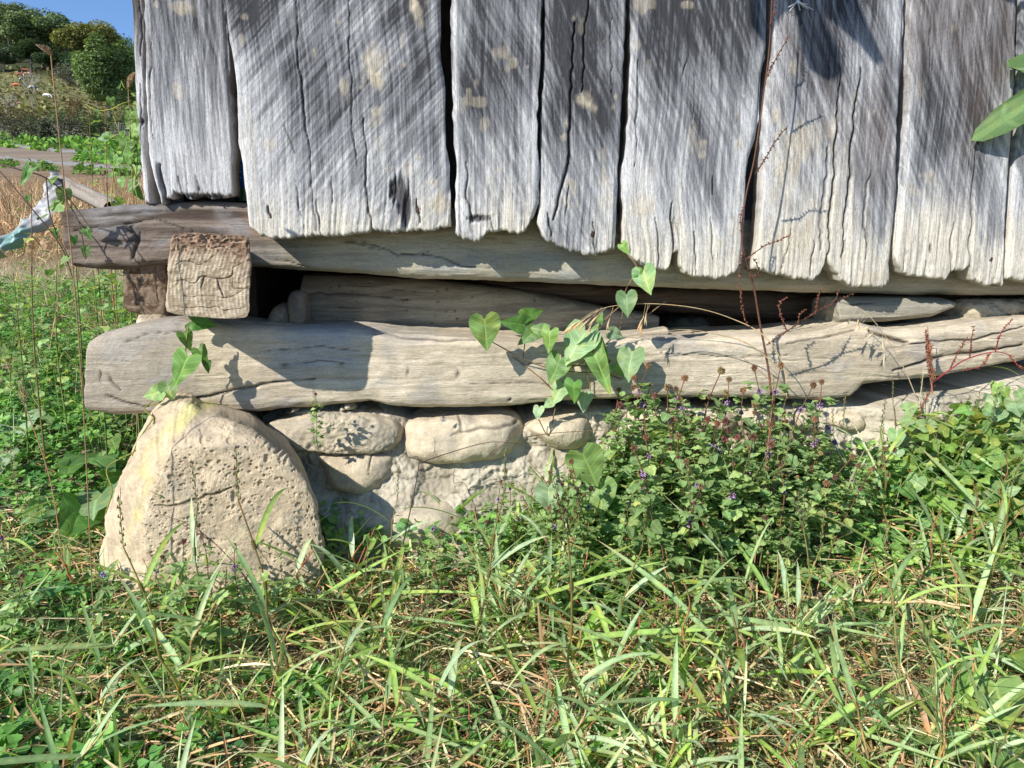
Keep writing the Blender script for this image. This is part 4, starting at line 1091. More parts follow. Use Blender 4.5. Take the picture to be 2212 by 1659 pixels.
def frames(dirs, ups, roll):
    """numpy version of rot_to for arrays"""
    y = dirs / np.linalg.norm(dirs, axis=1, keepdims=True)
    z = ups - y * (ups * y).sum(1, keepdims=True); z /= np.linalg.norm(z, axis=1, keepdims=True) + 1e-9
    x = np.cross(y, z)
    c, s = np.cos(roll)[:, None], np.sin(roll)[:, None]
    x2 = x * c - z * s; z2 = x * s + z * c
    return np.stack([x2, y, z2], -1)

def ribbons(base, dirs, length, width, bend, col, n=6, fold=.25, twist=None, tipc=None):
    """grass blades: arrays of base points, start directions, lengths... ; bend = how far they droop"""
    k = len(base)
    t = np.linspace(0, 1, n + 1)
    d = dirs / np.linalg.norm(dirs, axis=1, keepdims=True)
    hd = d.copy(); hd[:, 2] = 0; hd /= np.linalg.norm(hd, axis=1, keepdims=True) + 1e-6
    # path: along d then sinking
    P = base[:, None] + d[:, None] * (length[:, None] * t)[..., None]
    P = P + np.array([0, 0, -1.0]) * (bend[:, None] * length[:, None] * t ** 2.2)[..., None] + hd[:, None] * (bend[:, None] * length[:, None] * .15 * t ** 2)[..., None]
    Tn = np.gradient(P, axis=1); Tn /= np.linalg.norm(Tn, axis=2, keepdims=True) + 1e-9
    side = np.cross(Tn, np.array([0, 0, 1.0])); sn = np.linalg.norm(side, axis=2, keepdims=True)
    rnd = rng.normal(size=(k, 1, 3)); side = np.where(sn < .15, np.cross(Tn, rnd), side / (sn + 1e-9)); side /= np.linalg.norm(side, axis=2, keepdims=True) + 1e-9
    nrm = np.cross(side, Tn)
    tw = (rng.uniform(-1.2, 1.2, k) if twist is None else twist)[:, None] * (.4 + t)[None]
    s2 = side * np.cos(tw)[..., None] + nrm * np.sin(tw)[..., None]; n2 = np.cross(s2, Tn)
    w = width[:, None] * (np.minimum(1, .45 + t * 3) * (1 - t ** 2.6) + .015)[None] * .5
    Lp = P + s2 * w[..., None] + n2 * (fold * w)[..., None]; Rp = P - s2 * w[..., None] + n2 * (fold * w)[..., None]
    V = np.stack([Lp, P, Rp], 2).reshape(-1, 3)
    row = np.arange(n)[:, None] * 3; q = []
    for a in (0, 1): q.append(np.concatenate([row + a, row + a + 1, row + a + 4, row + a + 3], 1))
    q = np.concatenate(q)
    Q = (q[None] + (np.arange(k) * 3 * (n + 1))[:, None, None]).reshape(-1, 4)
    C = np.repeat(col[:, None], n + 1, 1)
    if tipc is not None: C = C * (1 - (t ** 3)[None, :, None]) + tipc[:, None] * (t ** 3)[None, :, None]
    mid = np.array([1.0, 1.35, 1.0])
    C = (C[:, :, None] * mid[None, None, :, None]).reshape(-1, 3)
    return V, Q, C

def gpos(x, y): return np.stack([x, y, ground_h(x, y)], -1)

def in_view(x, y, margin=.12):
    return np.abs(x) < y * .695 + margin

def leftpos(u, v, lift=0.0):
    """first hit of the sight line through a pixel with the ground raised by lift"""
    d = ray(u, v); t = np.linspace(.5, 12, 4000)
    P = d[None] * t[:, None] + np.array([0, 0, CAM_H])
    hit = np.nonzero(P[:, 2] < ground_h(P[:, 0], P[:, 1]) + lift)[0]
    return P[hit[0]] if len(hit) else P[-1]

GREENS = 1.7 * np.array([(.060, .125, .035), (.085, .16, .05), (.11, .20, .065), (.075, .15, .055), (.13, .22, .07)])
GRASSC = np.array([(.27, .37, .17), (.32, .42, .21), (.21, .32, .14), (.28, .39, .11), (.34, .43, .26), (.20, .32, .07), (.30, .40, .20)]) * 1.12
DRYC = np.array([(.34, .25, .14), (.45, .35, .20), (.26, .17, .09), (.38, .24, .13), (.5, .42, .27)])
def pick(arr, n, var=.15):
    c = arr[rng.integers(0, len(arr), n)]
    return c * (1 + rng.uniform(-var, var, (n, 1)))

# ---- ground litter: dry straw, roots and stems
def litter(name, n, xr, yr, L, Wd, cols, lift, label, mat='dry', tilt=.25, msk=None):
    y = rng.uniform(*yr, n * 2); x = rng.uniform(-1, 1, n * 2) * (y * .70 + .15)
    m = (x > xr[0]) & (x < xr[1])
    if msk is not None: m &= msk(x, y)
    x, y = x[m][:n], y[m][:n]; k = len(x)
    b = gpos(x, y); b[:, 2] += rng.uniform(0, lift, k)
    a = rng.uniform(0, 2 * np.pi, k)
    d = np.stack([np.cos(a), np.sin(a), rng.normal(0, tilt, k)], -1)
    V, Q, C = ribbons(b, d, rng.uniform(*L, k), rng.uniform(*Wd, k), rng.uniform(.0, .5, k), pick(cols, k, .3), 4, .6)
    o = ob(name, new_mesh(name, V, Q, col=C), M[mat]); tag(o, label, kind='stuff'); return o
nomint = lambda x, y: y < 1.34
litter('dry_litter', 13000, (-2, 2), (.62, 1.45), (.03, .14), (.0012, .004), DRYC * 1.25, .04, 'tangle of dry straw and dead stems on the soil under the grass')
litter('root_litter', 7000, (-2, 2), (.62, 1.25), (.015, .05), (.0008, .002), np.array([(.2, .13, .08), (.4, .31, .21), (.16, .10, .065)]), .025, 'fine brown roots and crumbs on the bare soil', tilt=.5)

# ---- short turf blades
def turf(name, n, xr, yr, L, Wd, dens, label, up=(.3, 1.3), cols=GRASSC):
    y = rng.uniform(*yr, n * 3); x = rng.uniform(-1, 1, n * 3) * (y * .70 + .18)
    m = (x > xr[0]) & (x < xr[1]) & (rng.uniform(0, 1, n * 3) < dens(x, y))
    x, y = x[m][:n], y[m][:n]; k = len(x)
    b = gpos(x, y); a = rng.uniform(0, 2 * np.pi, k)
    el = rng.uniform(*up, k)
    d = np.stack([np.cos(a) * np.cos(el), np.sin(a) * np.cos(el), np.sin(el)], -1)
    c = pick(cols, k); dry = rng.uniform(0, 1, k) < .07; c[dry] = pick(DRYC, dry.sum())
    tip = np.where(rng.uniform(0, 1, (k, 1)) < .25, pick(DRYC, k), c)
    V, Q, C = ribbons(b, d, rng.uniform(*L, k) * rng.uniform(.6, 1.2, k), rng.uniform(*Wd, k), rng.uniform(.0, 1.0, k) ** 2.2 * .7, c, 6, .3, tipc=tip)
    o = ob(name, new_mesh(name, V, Q, col=C), M['grass']); tag(o, label, kind='stuff'); return o
patch = lambda x, y: .08 + 1.0 * sm(fbm(x * 7, y * 7, 0, 201, 2), -.2, .2)
d1 = lambda x, y: patch(x, y) * sm(x, -.85, -.2) 
turf('short_grass', 1700, (-2, 2), (.66, 1.36), (.05, .15), (.003, .008), d1, 'short broad-bladed green grass covering the ground in front of the shed')
turf('fine_grass', 1500, (-2, 2), (.66, 1.40), (.04, .13), (.0012, .003), lambda x, y: patch(x + 3, y), 'fine thin grass blades among the broader grass', (.5, 1.45))

# ---- clover and small-leaved ground cover
lf = []
for sd_ in range(4):
    V_, T_, U_ = [], [], []; n0 = 0
    for q in range(3):
        V, T, U = leaf_geo(CLO, centre=(0, .5), rings=1, fold=.35, droop=.12, seed=sd_ * 3 + q)
        a = q * 2.094 + .3 * sd_; c, s = math.cos(a), math.sin(a)
        V = np.stack([V[:, 0] * c - V[:, 1] * s, V[:, 0] * s + V[:, 1] * c, V[:, 2]], -1)
        V_.append(V); T_.append(T + n0); U_.append(U); n0 += len(V)
    lf.append((np.concatenate(V_), np.concatenate(T_), np.concatenate(U_)))
def cover(name, n, xr, yr, size, hgt, dens, label, templ, cols=GREENS, mat='small', flat=.35):
    y = rng.uniform(yr[0] ** .7, yr[1] ** .7, n * 4) ** (1 / .7); x = rng.uniform(-1, 1, n * 4) * (y * .70 + .18)
    m = (x > xr[0]) & (x < xr[1]) & (rng.uniform(0, 1, n * 4) < dens(x, y))
    x, y = x[m][:n], y[m][:n]; k = len(x)
    p = gpos(x, y)
    hh = hgt(x, y) if callable(hgt) else hgt
    p[:, 2] += hh * rng.uniform(.15, 1, k) ** .7
    a = rng.uniform(0, 2 * np.pi, k)
    up = np.stack([rng.normal(-.1, flat, k), rng.normal(-.25, flat, k), np.ones(k)], -1)
    d = np.stack([np.cos(a), np.sin(a), rng.normal(0, .25, k)], -1)
    Fm = frames(d, up, rng.normal(0, .2, k))
    return scatter(name, templ, p, Fm, rng.uniform(*size, k), pick(cols, k, .22), M[mat], label=label)
wall_left = lambda x, y: 1 - sm(x, -.84, -.74)
def d_left(x, y): return np.where(y < 1.36, .10 + .75 * (1 - sm(x + .25 * (y - 1), -.75, -.45)) * (.35 + .65 * sm(y, .9, 1.15)), 1 - sm(x, -.86, -.78)) * (.45 + .8 * sm(fbm(x * 7, y * 7, 0, 207, 2), -.3, .2))
CLG = 1.75 * np.array([(.055, .15, .03), (.08, .19, .04), (.10, .23, .05), (.06, .16, .05), (.13, .26, .06)])
cover('clover_carpet', 12000, (-3, .2), (.66, 3.0), (.010, .018), lambda x, y: .035 + .05 * sm(y, 1.2, 2.2) + .02 * vn(x * 8, y * 8, 0, 44), d_left, 'dense clover and wood sorrel carpet on the bank left of the boulder', lf, CLG)
ov = [leaf_geo(mint_outline(.36), rings=1, fold=.2, droop=.25, ripple=.04, seed=q) for q in range(4)]
cover('low_leaves', 3800, (-.45, 2.2), (1.0, 1.36), (.014, .026), lambda x, y: .03 + .07 * sm(y, 1.1, 1.3), lambda x, y: sm(y + .12 * vn(x * 5, 0, 0, 9) + .1 * sm(x, -.1, .2), 1.12, 1.26), 'low green leaves growing thickly at the foot of the stone foundation', ov, CLG * np.array([.95, .85, 1.0]), 'leaf', .45)
cover('weed_leaves', 2000, (-3, 2), (.66, 1.25), (.012, .022), .03, lambda x, y: (.12 + .7 * (1 - sm(x, -.6, -.1))) * patch(x, y), 'small round weed leaves scattered through the turf', ov, CLG * .95, 'leaf', .4)

# ---- grass plants: stems with blades, each plant a thing of its own
STEMC = [(.36, .22, .10), (.30, .25, .09), (.34, .13, .07), (.17, .24, .07), (.42, .33, .17)]
def grass_proto(seed, hgt, nb, bl, bw, lean, head=False):
    r_ = np.random.default_rng(seed)
    root = empty('grass_plant')
    ang = r_.uniform(0, 6.28)
    pts = [(0, 0, -.01)]
    for k in range(1, 6):
        f = k / 5
        pts.append((math.cos(ang) * lean * f ** 1.3 * hgt + r_.normal(0, .004), math.sin(ang) * lean * f ** 1.3 * hgt + r_.normal(0, .004), hgt * f))
    path = smooth_path(pts, 5)
    a = Acc(); a.tube(path, np.linspace(.0017, .0008, len(path)), 5, STEMC[seed % 5])
    for k in range(1, 5):   # nodes
        i = int(k / 5 * (len(path) - 1)); a.tube(path[max(i - 1, 0):i + 1] if i else path[:2], .0023, 5, np.array(STEMC[seed % 5]) * .7)
    me = a.mesh('stem'); me.materials.append(M['dry'] if seed % 5 in (0, 2, 4) else M['grass'])
    ob('stem', me, None, root)
    for k in range(nb):
        f = .12 + .8 * k / nb
        i = int(f * (len(path) - 1)); b = path[i][None]
        az = ang + k * 2.6 + r_.normal(0, .5); el = r_.uniform(.2, 1.2)
        d = np.array([[math.cos(az) * math.cos(el), math.sin(az) * math.cos(el), math.sin(el)]])
        L = np.array([bl * r_.uniform(.7, 1.25)]); w = np.array([bw * r_.uniform(.75, 1.2)])
        c = GRASSC[r_.integers(0, len(GRASSC), 1)] * r_.uniform(.85, 1.15)
        V, Q, C = ribbons(b, d, L, w, np.array([r_.uniform(0, 1) ** 2 * .6 + .03]), c, 9, .32, twist=np.array([r_.uniform(-.8, .8)]), tipc=c if r_.uniform() > .3 else DRYC[:1])
        me = new_mesh('blade', V, Q, col=C); me.materials.append(M['grass'])
        ob('blade', me, None, root)
    if head:
        a = Acc(); top = path[-1]
        for q in range(1 if seed % 2 else 4):
            dv = np.array([math.cos(q * 1.6 + seed) * .35 * (q > 0), math.sin(q * 1.6 + seed) * .35 * (q > 0), 1.0]); dv /= np.linalg.norm(dv)
            ln = .06 if q == 0 else .05
            a.tube(np.array([top, top + dv * ln]), .0005, 4, (.2, .25, .1))
            for j in range(16):
                p0 = top + dv * ln * j / 16; aa = j * 2.4
                sd = np.array([math.cos(aa), math.sin(aa), .5]) * .0022
                a.tube(np.array([p0, p0 + sd, p0 + sd + dv * .0035]), [.0004, .0011, .0003], 4, (.24, .27, .11) if j % 3 else (.2, .1, .07))
        me = a.mesh('seed_head'); me.materials.append(M['grass']); ob('seed_head', me, None, root)
    return root
specs = [(0, .17, 5, .15, .009, .35, 0), (1, .24, 5, .13, .008, .2, 1), (2, .12, 5, .14, .010, .6, 0), (3, .20, 4, .15, .007, .5, 1), (4, .10, 6, .12, .009, .8, 0), (5, .14, 5, .17, .011, .3, 0), (6, .27, 4, .10, .006, .15, 1), (7, .08, 5, .10, .008, .5, 0)]
gprot = [grass_proto(sd_, h, nb, bl, bw, ln, bool(hd)) for (sd_, h, nb, bl, bw, ln, hd) in specs]
gused = [False] * len(gprot)
glab = {0: 'broad-bladed grass plant with a leaning tan stem in the foreground turf', 1: 'upright grass plant with a green seed spike standing in the turf', 2: 'grass plant with long arching blue-green blades low over the soil',
        3: 'slender grass plant with forked seed spikes in the turf', 4: 'sprawling grass plant creeping over the dry litter', 5: 'grass plant with the widest drooping blades in the turf', 6: 'tall thin grass stalk with small blades and a seed spike', 7: 'short tufted grass plant among dry stems'}
def where(x, y):
    u = 1106 + F * x / y
    if y < .84: return ('at the lower left corner' if u < 500 else 'at the bottom edge left of the middle' if u < 1000 else 'at the bottom edge in the middle' if u < 1450 else 'at the bottom edge right of the middle' if u < 1850 else 'at the lower right corner')
    if y < 1.05: return ('left of and before the boulder' if u < 300 else 'right before the boulder' if u < 760 else 'in the front turf below the pale slab' if u < 1150 else 'in the front turf below the mint' if u < 1650 else 'in the front turf below the thicket')
    return ('beside the boulder at left' if u < 300 else 'at the foot of the boulder' if u < 760 else 'before the pale slab' if u < 1120 else 'before the left half of the mint' if u < 1500 else 'before the right half of the mint' if u < 1900 else 'before the bindweed thicket')
gshort = {0: 'broad-bladed grass plant with leaning tan stem', 1: 'upright grass plant with a seed spike', 2: 'grass plant with long arching blades', 3: 'slender grass plant with forked spikes', 4: 'sprawling grass plant', 5: 'grass plant with wide drooping blades', 6: 'tall thin grass stalk', 7: 'short tufted grass plant'}
def place_grass(k, x, y, rz, sc, label=None, z=None):
    o = gprot[k] if not gused[k] else copy_thing(gprot[k])
    gused[k] = True
    o.location = (x, y, float(ground_h(x, y)) if z is None else z); o.rotation_euler = (random.uniform(-.15, .15), random.uniform(-.15, .15), rz); o.scale = (sc, sc, sc)
    tag(o, label or gshort[k] + ' ' + where(x, y), 'grass', 'grass plants of the front turf')
    return o
cnt = 0
spots = []
while cnt < 190:
    y = .70 + .66 * random.random() ** 1.05; x = random.uniform(-1, 1) * (y * .70 + .1)
    if random.random() > float(patch(x, y)) * (.25 + .75 * sm(x, -.8, -.1)): continue
    if y > 1.22 and x < -.25 and x > -.75: continue
    if x < -.3 and random.random() < .45: continue
    if any((x - a) ** 2 + (y - b) ** 2 < .022 ** 2 for a, b in spots): continue
    spots.append((x, y)); cnt += 1
    k = random.choice([0, 2, 2, 4, 5, 5, 7, 7, 7, 3, 1, 0] if y < 1.0 else ([0, 1, 3, 5, 7, 2] if x > .1 else [0, 5, 7, 2]))
    place_grass(k, x, y, random.uniform(0, 6.28), random.uniform(.7, 1.15) * (.8 if y < .85 else 1))
# stalks the photograph shows singly
for (u, v, k, rz, sc, yy, lab) in [
    (1240, 1640, 6, 1.0, 1.15, .80, 'tall yellow-stemmed grass stalk rising from the bottom edge near the middle'),
    (820, 1160, 1, 2.2, .85, 1.17, 'thin upright grass blade standing before the rounded stone right of the boulder'),
    (1035, 1190, 5, .5, .75, 1.12, 'bright green grass plant before the gap in the stones'),
    (1240, 1190, 3, 2.0, .8, 1.10, 'forked grass plant with a seed spike before the large mint clump'),
    (1990, 1330, 5, 4.0, .95, 1.0, 'tall broad grass blade standing at right before the bindweed'),
    (1760, 1420, 6, .4, .9, .95, 'red-brown grass stalk at right of the mint clump'),
    (560, 1560, 0, 3.3, .9, .82, 'grass plant with bright green blades at the lower left'),
    (1960, 1640, 1, 5.0, .9, .80, 'upright grass plant by the lower right corner')]:
    p_ = at_y(u, v, yy); place_grass(k, float(p_[0]), float(p_[1]), rz, sc, lab)
# tan fallen stems lying across the turf
for k in range(26):
    y = random.uniform(.78, 1.28); x = random.uniform(-.5, 1) * y * .68; L = random.uniform(.10, .28); a = random.uniform(-.9, .9) + (math.pi if random.random() < .5 else 0)
    xs = x + np.linspace(-.5, .5, 6) * L * math.cos(a); ys = y + np.linspace(-.5, .5, 6) * L * math.sin(a) * .6
    zs = ground_h(xs, ys) + .012 + np.linspace(0, 1, 6) * random.uniform(.0, .10)
    st = Acc(); st.tube(smooth_path(np.stack([xs, ys + rng.normal(0, .004, 6), zs + rng.normal(0, .003, 6)], -1), 4), random.uniform(.0012, .0022), 5, STEMC[random.choice([0, 4, 4, 1])])
    o = ob('fallen_stem', st.mesh('fallen_stem'), M['dry']); tag(o, ('long ' if L > .19 else 'short ') + 'bent dry stem lying ' + where(x, y), 'dry stem', 'dry stems fallen across the turf')

# ---- mint
def mint_proto(seed, hgt, nodes, lean, head=True, leafsz=.024):
    r_ = np.random.default_rng(seed + 50)
    root = empty('mint_plant')
    ang = r_.uniform(0, 6.28)
    path = smooth_path([(math.cos(ang) * lean * hgt * f ** 1.5 + r_.normal(0, .003), math.sin(ang) * lean * hgt * f ** 1.5 + r_.normal(0, .003), hgt * f) for f in np.linspace(0, 1, 6)], 5)
    a = Acc(); a.tube(path, np.linspace(.0018, .0009, len(path)), 5, (.16, .085, .05) if seed % 2 else (.13, .15, .06))
    me = a.mesh('stem'); me.materials.append(M['dry']); ob('stem', me, None, root)
    for k in range(nodes):
        f = .12 + .8 * (k + .5) / nodes
        i = int(f * (len(path) - 1)); b = path[i]
        for s_ in (0, 1):
            az = ang + k * 1.571 + s_ * math.pi + r_.normal(0, .2)
            sz = leafsz * 1.38 * (1.15 - .45 * f) * r_.uniform(.8, 1.2)
            el = r_.uniform(-.35, .35)
            o = ob('leaf', mint_leaves[r_.integers(0, len(mint_leaves))], None, root)
            dv = (math.cos(az) * math.cos(el), math.sin(az) * math.cos(el), math.sin(el))
            mt = rot_to(dv, (0, 0, 1), r_.normal(0, .25)).to_4x4()
            o.matrix_basis = Matrix.Translation(Vector(b) + Vector(dv) * .004) @ mt @ Matrix.Scale(sz, 4)
        if f < .85:   # side shoot with small leaves
            az = ang + k * 2.1 + .8; tip = b + np.array([math.cos(az) * .03, math.sin(az) * .03, .025])
            for q in range(4):
                o = ob('leaf', mint_leaves[r_.integers(0, len(mint_leaves))], None, root)
                a2 = az + q * 1.57; dv = (math.cos(a2) * .8, math.sin(a2) * .8, .45)
                o.matrix_basis = Matrix.Translation(Vector(b + (tip - b) * (.55 + .15 * q))) @ rot_to(dv).to_4x4() @ Matrix.Scale(leafsz * .85, 4)
    if head:
        for q, (f, sz) in enumerate([(1.0, 1.0), (.86, .75)][:1 + seed % 2]):
            o = ob('flower_head', head_meshes[(seed + q) % len(head_meshes)], None, root)
            o.location = tuple(path[int(f * (len(path) - 1))]); o.scale = (sz, sz, sz)
    return root
mint_leaves = [leaf_mesh('mint_leaf', mint_outline(w * 1.15), tuple(np.array(c) * np.array((2.5, 1.95, 2.0))), M['leaf'], fold=.18, droop=dr, ripple=.07, seed=q, rings=2) for q, (w, c, dr) in enumerate(
    [(.33, (.075, .15, .055), .3), (.36, (.10, .19, .07), .15), (.30, (.06, .125, .045), .45), (.34, (.12, .21, .075), .25), (.32, (.085, .17, .06), .05)])]
head_meshes = []
for q in range(4):
    r_ = np.random.default_rng(q + 9); a = Acc()
    base = [(.17, .085, .06), (.22, .13, .07), (.12, .07, .06), (.25, .18, .08)][q]
    n_ = 46
    for j in range(n_):
        z_ = -1 + 2 * (j + .5) / n_; rr = math.sqrt(1 - z_ * z_); aa = j * 2.39996
        dv = np.array([math.cos(aa) * rr, math.sin(aa) * rr, z_ * 1.1])
        L = .0068 * r_.uniform(.75, 1.15)
        side = np.cross(dv, [0, 0, 1.0]); side /= np.linalg.norm(side) + 1e-6
        c = np.array(base) * r_.uniform(.6, 1.5)
        fl = (q == 2 and r_.uniform() < .3)
        if fl: c = np.array((.42, .30, .55)); L *= 1.2
        p0 = dv * .0015; p1 = dv * L
        a.tube(np.array([p0, (p0 + p1) / 2, p1]), [.0006, .0014, .0009 if fl else .0004], 4, c)
    me = a.mesh('flower_head'); me.materials.append(M['dry']); head_meshes.append(me)
mprot = [mint_proto(k, h, nd, ln, hd, ls) for k, (h, nd, ln, hd, ls) in enumerate([(.27, 9, .22, True, .022), (.31, 10, .15, True, .021), (.20, 7, .4, True, .023), (.28, 9, .35, True, .020), (.15, 6, .3, False, .026), (.24, 8, .2, True, .022)])]
mused = [False] * len(mprot)
mlab = ['leafy mint plant with a round brown flower head in the clump against the foundation', 'tall mint plant with two brown flower heads in the clump', 'leaning mint plant with a single flower head at the edge of the clump',
        'mint plant with a purple-brown head leaning out of the clump', 'young mint plant without flowers low in the clump', 'mint plant with dark red-brown heads in the clump']
def place_mint(k, x, y, rz, sc, label=None, group='mint plants of the clump against the foundation', z=None, tilt=.12):
    o = mprot[k] if not mused[k] else copy_thing(mprot[k])
    mused[k] = True
    o.location = (x, y, float(ground_h(x, y)) if z is None else z); o.rotation_euler = (random.uniform(-.1, .3) * tilt / .12 * .5, random.uniform(-.2, .2), rz); o.scale = (sc, sc, sc)
    if not label:
        u = 1106 + F * x / y
        label = mlab[k].split(' in the clump')[0].split(' at the edge')[0].split(' leaning out')[0].split(' low in')[0] + (' at the front' if y < 1.2 else ' at the back') + (' of the left end' if u < 1280 else ' left of the middle' if u < 1480 else ' right of the middle' if u < 1700 else ' of the right end') + ' of the clump'
        label = ' '.join(label.split()[:16])
    tag(o, label, 'mint plant', group); return o
n_ = 0; sp = []
while n_ < 112:
    u = random.triangular(1080, 1990, 1500) if random.random() < .6 else random.uniform(1120, 1940); y = random.uniform(1.08, 1.32)
    x = (u - 1106) / F * y * 1.0
    if any((x - a) ** 2 + (y - b) ** 2 < .014 ** 2 for a, b in sp): continue
    sp.append((x, y)); n_ += 1
    edge = 1 - .4 * (abs(u - 1500) / 430) ** 1.5
    k = random.choice([0, 1, 1, 3, 3, 0, 5, 5, 2, 4])
    place_mint(k, x, y, random.uniform(0, 6.28), (.85 + .4 * random.random()) * edge * .84)
for (u, v, k, sc, yy, lab) in [
    (470, 1300, 3, 0.61, 1.03, 'mint plant with a dark head leaning before the boulder'), (520, 1330, 1, 0.58, 1.0, 'branched mint plant rising before the boulder'), (560, 1300, 2, 0.65, 1.02, 'leafy mint plant at the foot of the boulder'),
    (300, 1330, 5, 0.58, 1.02, 'mint plant at the left foot of the boulder'), (420, 1400, 4, 1.08, .95, 'large-leaved mint plant with a purple top below the boulder'), (380, 1370, 0, 0.65, .97, 'mint plant with a pale lilac head below the boulder'),
    (40, 1290, 1, 0.61, 1.05, 'mint plant with a reddish head near the left edge'), (100, 1420, 5, 0.58, .95, 'mint plant with a crimson head at the lower left'), (15, 1400, 0, 0.58, .95, 'mint plant cut by the left edge'), (230, 1380, 2, 0.58, .98, 'mint plant with small leaves left of the boulder foot'),
    (880, 1180, 3, 0.54, 1.16, 'mint plant with a wine-red head before the pale slab'), (930, 1230, 5, 0.54, 1.12, 'mint plant with brown heads right of the boulder'), (1000, 1200, 0, 0.54, 1.16, 'mint plant with two dry heads before the pale slab'), (960, 1170, 2, 0.58, 1.2, 'leafy mint plant between slab and clump'),
    (1060, 1160, 1, 0.58, 1.2, 'mint plant with olive heads at the left end of the clump'), (640, 1300, 4, 0.72, 1.03, 'flowerless mint plant right of the boulder foot'), (690, 1300, 5, 0.43, 1.03, 'small mint plant with a pale lilac flower'), (750, 1240, 4, 0.72, 1.1, 'young mint plant in the shade right of the boulder')]:
    p_ = at_y(u, v, yy); place_mint(k, float(p_[0]), float(p_[1]), random.uniform(0, 6.28), sc, lab, 'mint plants round the boulder')
# small mint hanging in the joint over the flat stone
o = place_mint(0, 0, 0, .5, .42, 'small bright mint sprig growing from the joint before the flat broken stone', 'mint plants round the boulder', 0, 0)
q_ = at_wall(690, 975, .10); o.location = tuple(q_); o.rotation_euler = (.1, -.15, .5)

# ---- bindweed: vines whose leaves stand where they are seen
bleaves = []
for q, (ol, c, dr, fo) in enumerate([(BIND, (.15, .27, .07), .12, .15), (HEART, (.17, .29, .09), .08, .1), (BIND, (.10, .21, .05), .25, .3), (HEART, (.21, .33, .15), .15, .2), (ARROW, (.13, .25, .07), .2, .3), (HEART, (.24, .34, .20), .1, .35), (BIND, (.06, .15, .03), .2, .2)]):
    bleaves.append(leaf_mesh('bindweed_leaf', ol, c, M['bind'], centre=(0, .22), fold=fo, droop=dr, ripple=.08, seed=q * 3, rings=3, curl=.15))
def vine(name, label, cat, leaves, stems, dep, stemc=(.14, .12, .05), rad=.0011, group=None, tilt=.35):
    """leaves: (u, v, length px, tip angle in degrees with 90 down, depth offset, kind); dep(u, v, o) gives the place"""
    anchor = dep(stems[0][0][0], stems[0][0][1], stems[0][0][2] if len(stems[0][0]) > 2 else .03)
    root = empty(name, tuple(anchor)); tag(root, label, cat, group)
    off = -Vector(anchor)
    a = Acc()
    for st in stems:
        pts = [dep(p_[0], p_[1], p_[2] if len(p_) > 2 else .03) for p_ in st]
        a.tube(smooth_path(pts, 6), rad, 5, stemc)
    me = a.mesh('stem'); me.materials.append(M['dry']); so = ob('stem', me, None, root); so.location = off
    camp = np.array([0, 0, CAM_H])
    for (u, v, L, ang, o, k) in leaves:
        c = dep(u, v, o); view = camp - c; dist = np.linalg.norm(view)
        ca, sa = math.cos(R(ang)), math.sin(R(ang))
        d2 = dep(u + ca * L * .5, v + sa * L * .5, o) - c; ln = 2 * np.linalg.norm(d2)
        dv = Vector(d2).normalized() + Vector((random.uniform(-.2, .2), random.uniform(-.35, .15), random.uniform(-.1, .1)))
        up = Vector(view).normalized() + Vector((random.uniform(-tilt, tilt) - .25, 0, random.uniform(-.2, tilt) + .25))
        mt = rot_to(dv, up).to_4x4()
        lo = ob('leaf', bleaves[k], None, root)
        base = Vector(c) - dv.normalized() * ln * .40
        lo.matrix_basis = Matrix.Translation(base + off) @ mt @ Matrix.Scale(ln * .95, 4)
    return root
dw = lambda u, v, o: at_wall(u, v, o)
vine('bindweed_vine', 'pale green bindweed vine with large arrow leaves climbing over the middle of the base beam', 'vine',
    [(1049, 718, 78, 95, .125, 1), (1112, 699, 60, 185, .02, 6), (1150, 678, 50, -20, .0, 6), (1140, 728, 50, 150, .09, 2), (1187, 735, 56, 88, .10, 0), (1165, 712, 40, 200, .09, 3), (1246, 745, 92, 125, .10, 3), (1200, 798, 66, 105, .09, 1),
     (1239, 846, 54, 92, .10, 2), (1206, 850, 52, 130, .08, 3), (1298, 800, 104, 62, .11, 4), (1303, 758, 50, 55, .10, 4), (1288, 707, 22, -60, .09, 0), (1298, 686, 24, -80, .08, 0), (1163, 892, 30, 100, .09, 5), (1184, 873, 26, 150, .08, 3),
     (1361, 786, 72, 110, .10, 3), (1330, 722, 34, 20, .09, 5), (1262, 868, 44, 110, .07, 5), (1395, 605, 62, 85, .13, 3), (1354, 656, 54, 88, .13, 3), (1350, 537, 30, 70, .11, 0), (1384, 598, 34, 60, .12, 2), (1340, 800, 40, 60, .08, 0)],
    [[(1062, 738, .11), (1130, 775, .08), (1180, 793, .07), (1240, 803, .07), (1300, 806, .07), (1345, 820, .06)], [(1106, 769, .06), (1160, 810, .07), (1200, 845, .07), (1240, 835, .08)], [(1130, 772, .07), (1134, 740, .09)],
     [(1215, 803, .07), (1262, 780, .09), (1285, 750, .08), (1300, 700, .08), (1340, 660, .08)], [(1348, 545, .10), (1375, 578, .11), (1350, 632, .11), (1342, 700, .09), (1330, 722, .08), (1300, 752, .08)],
     [(1270, 900, .06), (1275, 840, .07), (1265, 790, .08), (1285, 770, .08)], [(1163, 905, .08), (1185, 940, .07), (1200, 880, .08)], [(1345, 640, .10), (1375, 690, .10), (1440, 650, .1)]], dw, (.20, .14, .07))
